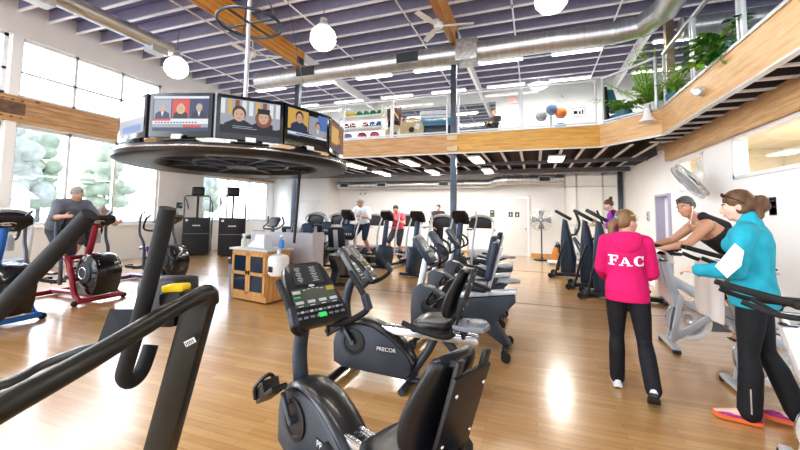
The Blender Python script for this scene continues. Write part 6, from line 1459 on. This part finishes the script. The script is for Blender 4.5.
towel('beige towel draped over the handlebar beside the woman in aqua', drape(1.545, 3.90, 4.56, 1.15, .62), TW2)
towel('white towel draped over the handlebar under the man on the spin bike', drape(1.33, 4.98, 5.5, 1.16, .72, dz=.06), TW1)
# ------------------------------------------------------------------ light, sky, outside
struct('ground', MB().box((-60, 8, -.6), (95, 160, .2)), mat('pale_ground', (.35, .37, .33), .9, scale=.3))
HAZE = [mat('hazy_tree_%d' % k, c, .9, var=.25, scale=1.2) for k, c in enumerate([(.46, .53, .42), (.50, .56, .44), (.55, .58, .54)])]  # pale haze and overexposure mixed into the crown colours
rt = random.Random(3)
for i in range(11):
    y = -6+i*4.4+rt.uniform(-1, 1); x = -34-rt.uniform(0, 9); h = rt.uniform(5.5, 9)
    t = thing('tree', 'tree tinted pale for haze outside the tall windows', 'tree', (x, y, -.5), 0, 'trees outside the tall windows')
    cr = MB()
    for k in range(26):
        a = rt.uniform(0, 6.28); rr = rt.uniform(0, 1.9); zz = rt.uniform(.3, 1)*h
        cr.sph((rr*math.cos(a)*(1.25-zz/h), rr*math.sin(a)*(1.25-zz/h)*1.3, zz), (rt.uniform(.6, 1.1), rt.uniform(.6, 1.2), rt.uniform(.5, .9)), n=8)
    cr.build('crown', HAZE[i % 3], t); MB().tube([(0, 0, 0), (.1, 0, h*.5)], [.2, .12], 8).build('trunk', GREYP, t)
b = thing('building', 'low white building beyond the tall windows', 'building', (-30, 9.5, -.5))
MB().box((0, 0, 1.3), (4, 7, 2.6)).build('wall', WHITE, b); MB().prism([(-2.3, 2.6), (2.3, 2.6), (0, 3.6)], -3.8, 3.8).build('roof', LGREY, b)
w = bpy.data.worlds.new('sky'); SC.world = w; w.use_nodes = True
nt = w.node_tree; bg = nt.nodes['Background']
tc = nt.nodes.new('ShaderNodeTexCoord'); sp = nt.nodes.new('ShaderNodeSeparateXYZ'); rp = nt.nodes.new('ShaderNodeValToRGB')
rp.color_ramp.elements[0].position = .0; rp.color_ramp.elements[0].color = (.92, .95, 1, 1); rp.color_ramp.elements[1].position = .6; rp.color_ramp.elements[1].color = (.78, .88, 1, 1)
nt.links.new(tc.outputs['Generated'], sp.inputs[0]); nt.links.new(sp.outputs['Z'], rp.inputs['Fac']); nt.links.new(rp.outputs['Color'], bg.inputs['Color'])
mr = nt.nodes.new('ShaderNodeMapRange'); mr.inputs['From Min'].default_value = -.2; mr.inputs['From Max'].default_value = -.9; mr.inputs['To Min'].default_value = 1.3; mr.inputs['To Max'].default_value = 7.0
nt.links.new(sp.outputs['X'], mr.inputs['Value']); nt.links.new(mr.outputs['Result'], bg.inputs['Strength'])
# daylight pouring through the left glazing, placed outside above the panes
area('daylight_low', (-14.2, 5.0, 3.6), (8.5, 2.4), 200, (0, R(-68), 0), (.93, .97, 1))
area('daylight_high', (-14.6, 5.0, 6.4), (8.5, 2.0), 120, (0, R(-62), 0), (.93, .97, 1))
area('daylight_far', (-14.0, 12.5, 3.2), (3.6, 2.0), 80, (0, R(-68), 0), (.95, .98, 1))
# unseen lamps added to light the adjoining rooms, no fixtures modelled
area('adjoining_lamp', (4.2, 6, 3.1), (1.2, 5), 150, (0, 0, 0), (1, .95, .82)); area('adjoining_lamp', (2.1, 16.1, 3.15), (3, 1), 90, (0, 0, 0), (1, .96, .88))
vs = SC.view_settings; vs.view_transform = 'Standard'; vs.look = 'Medium High Contrast'; vs.exposure = .55; vs.gamma = 1
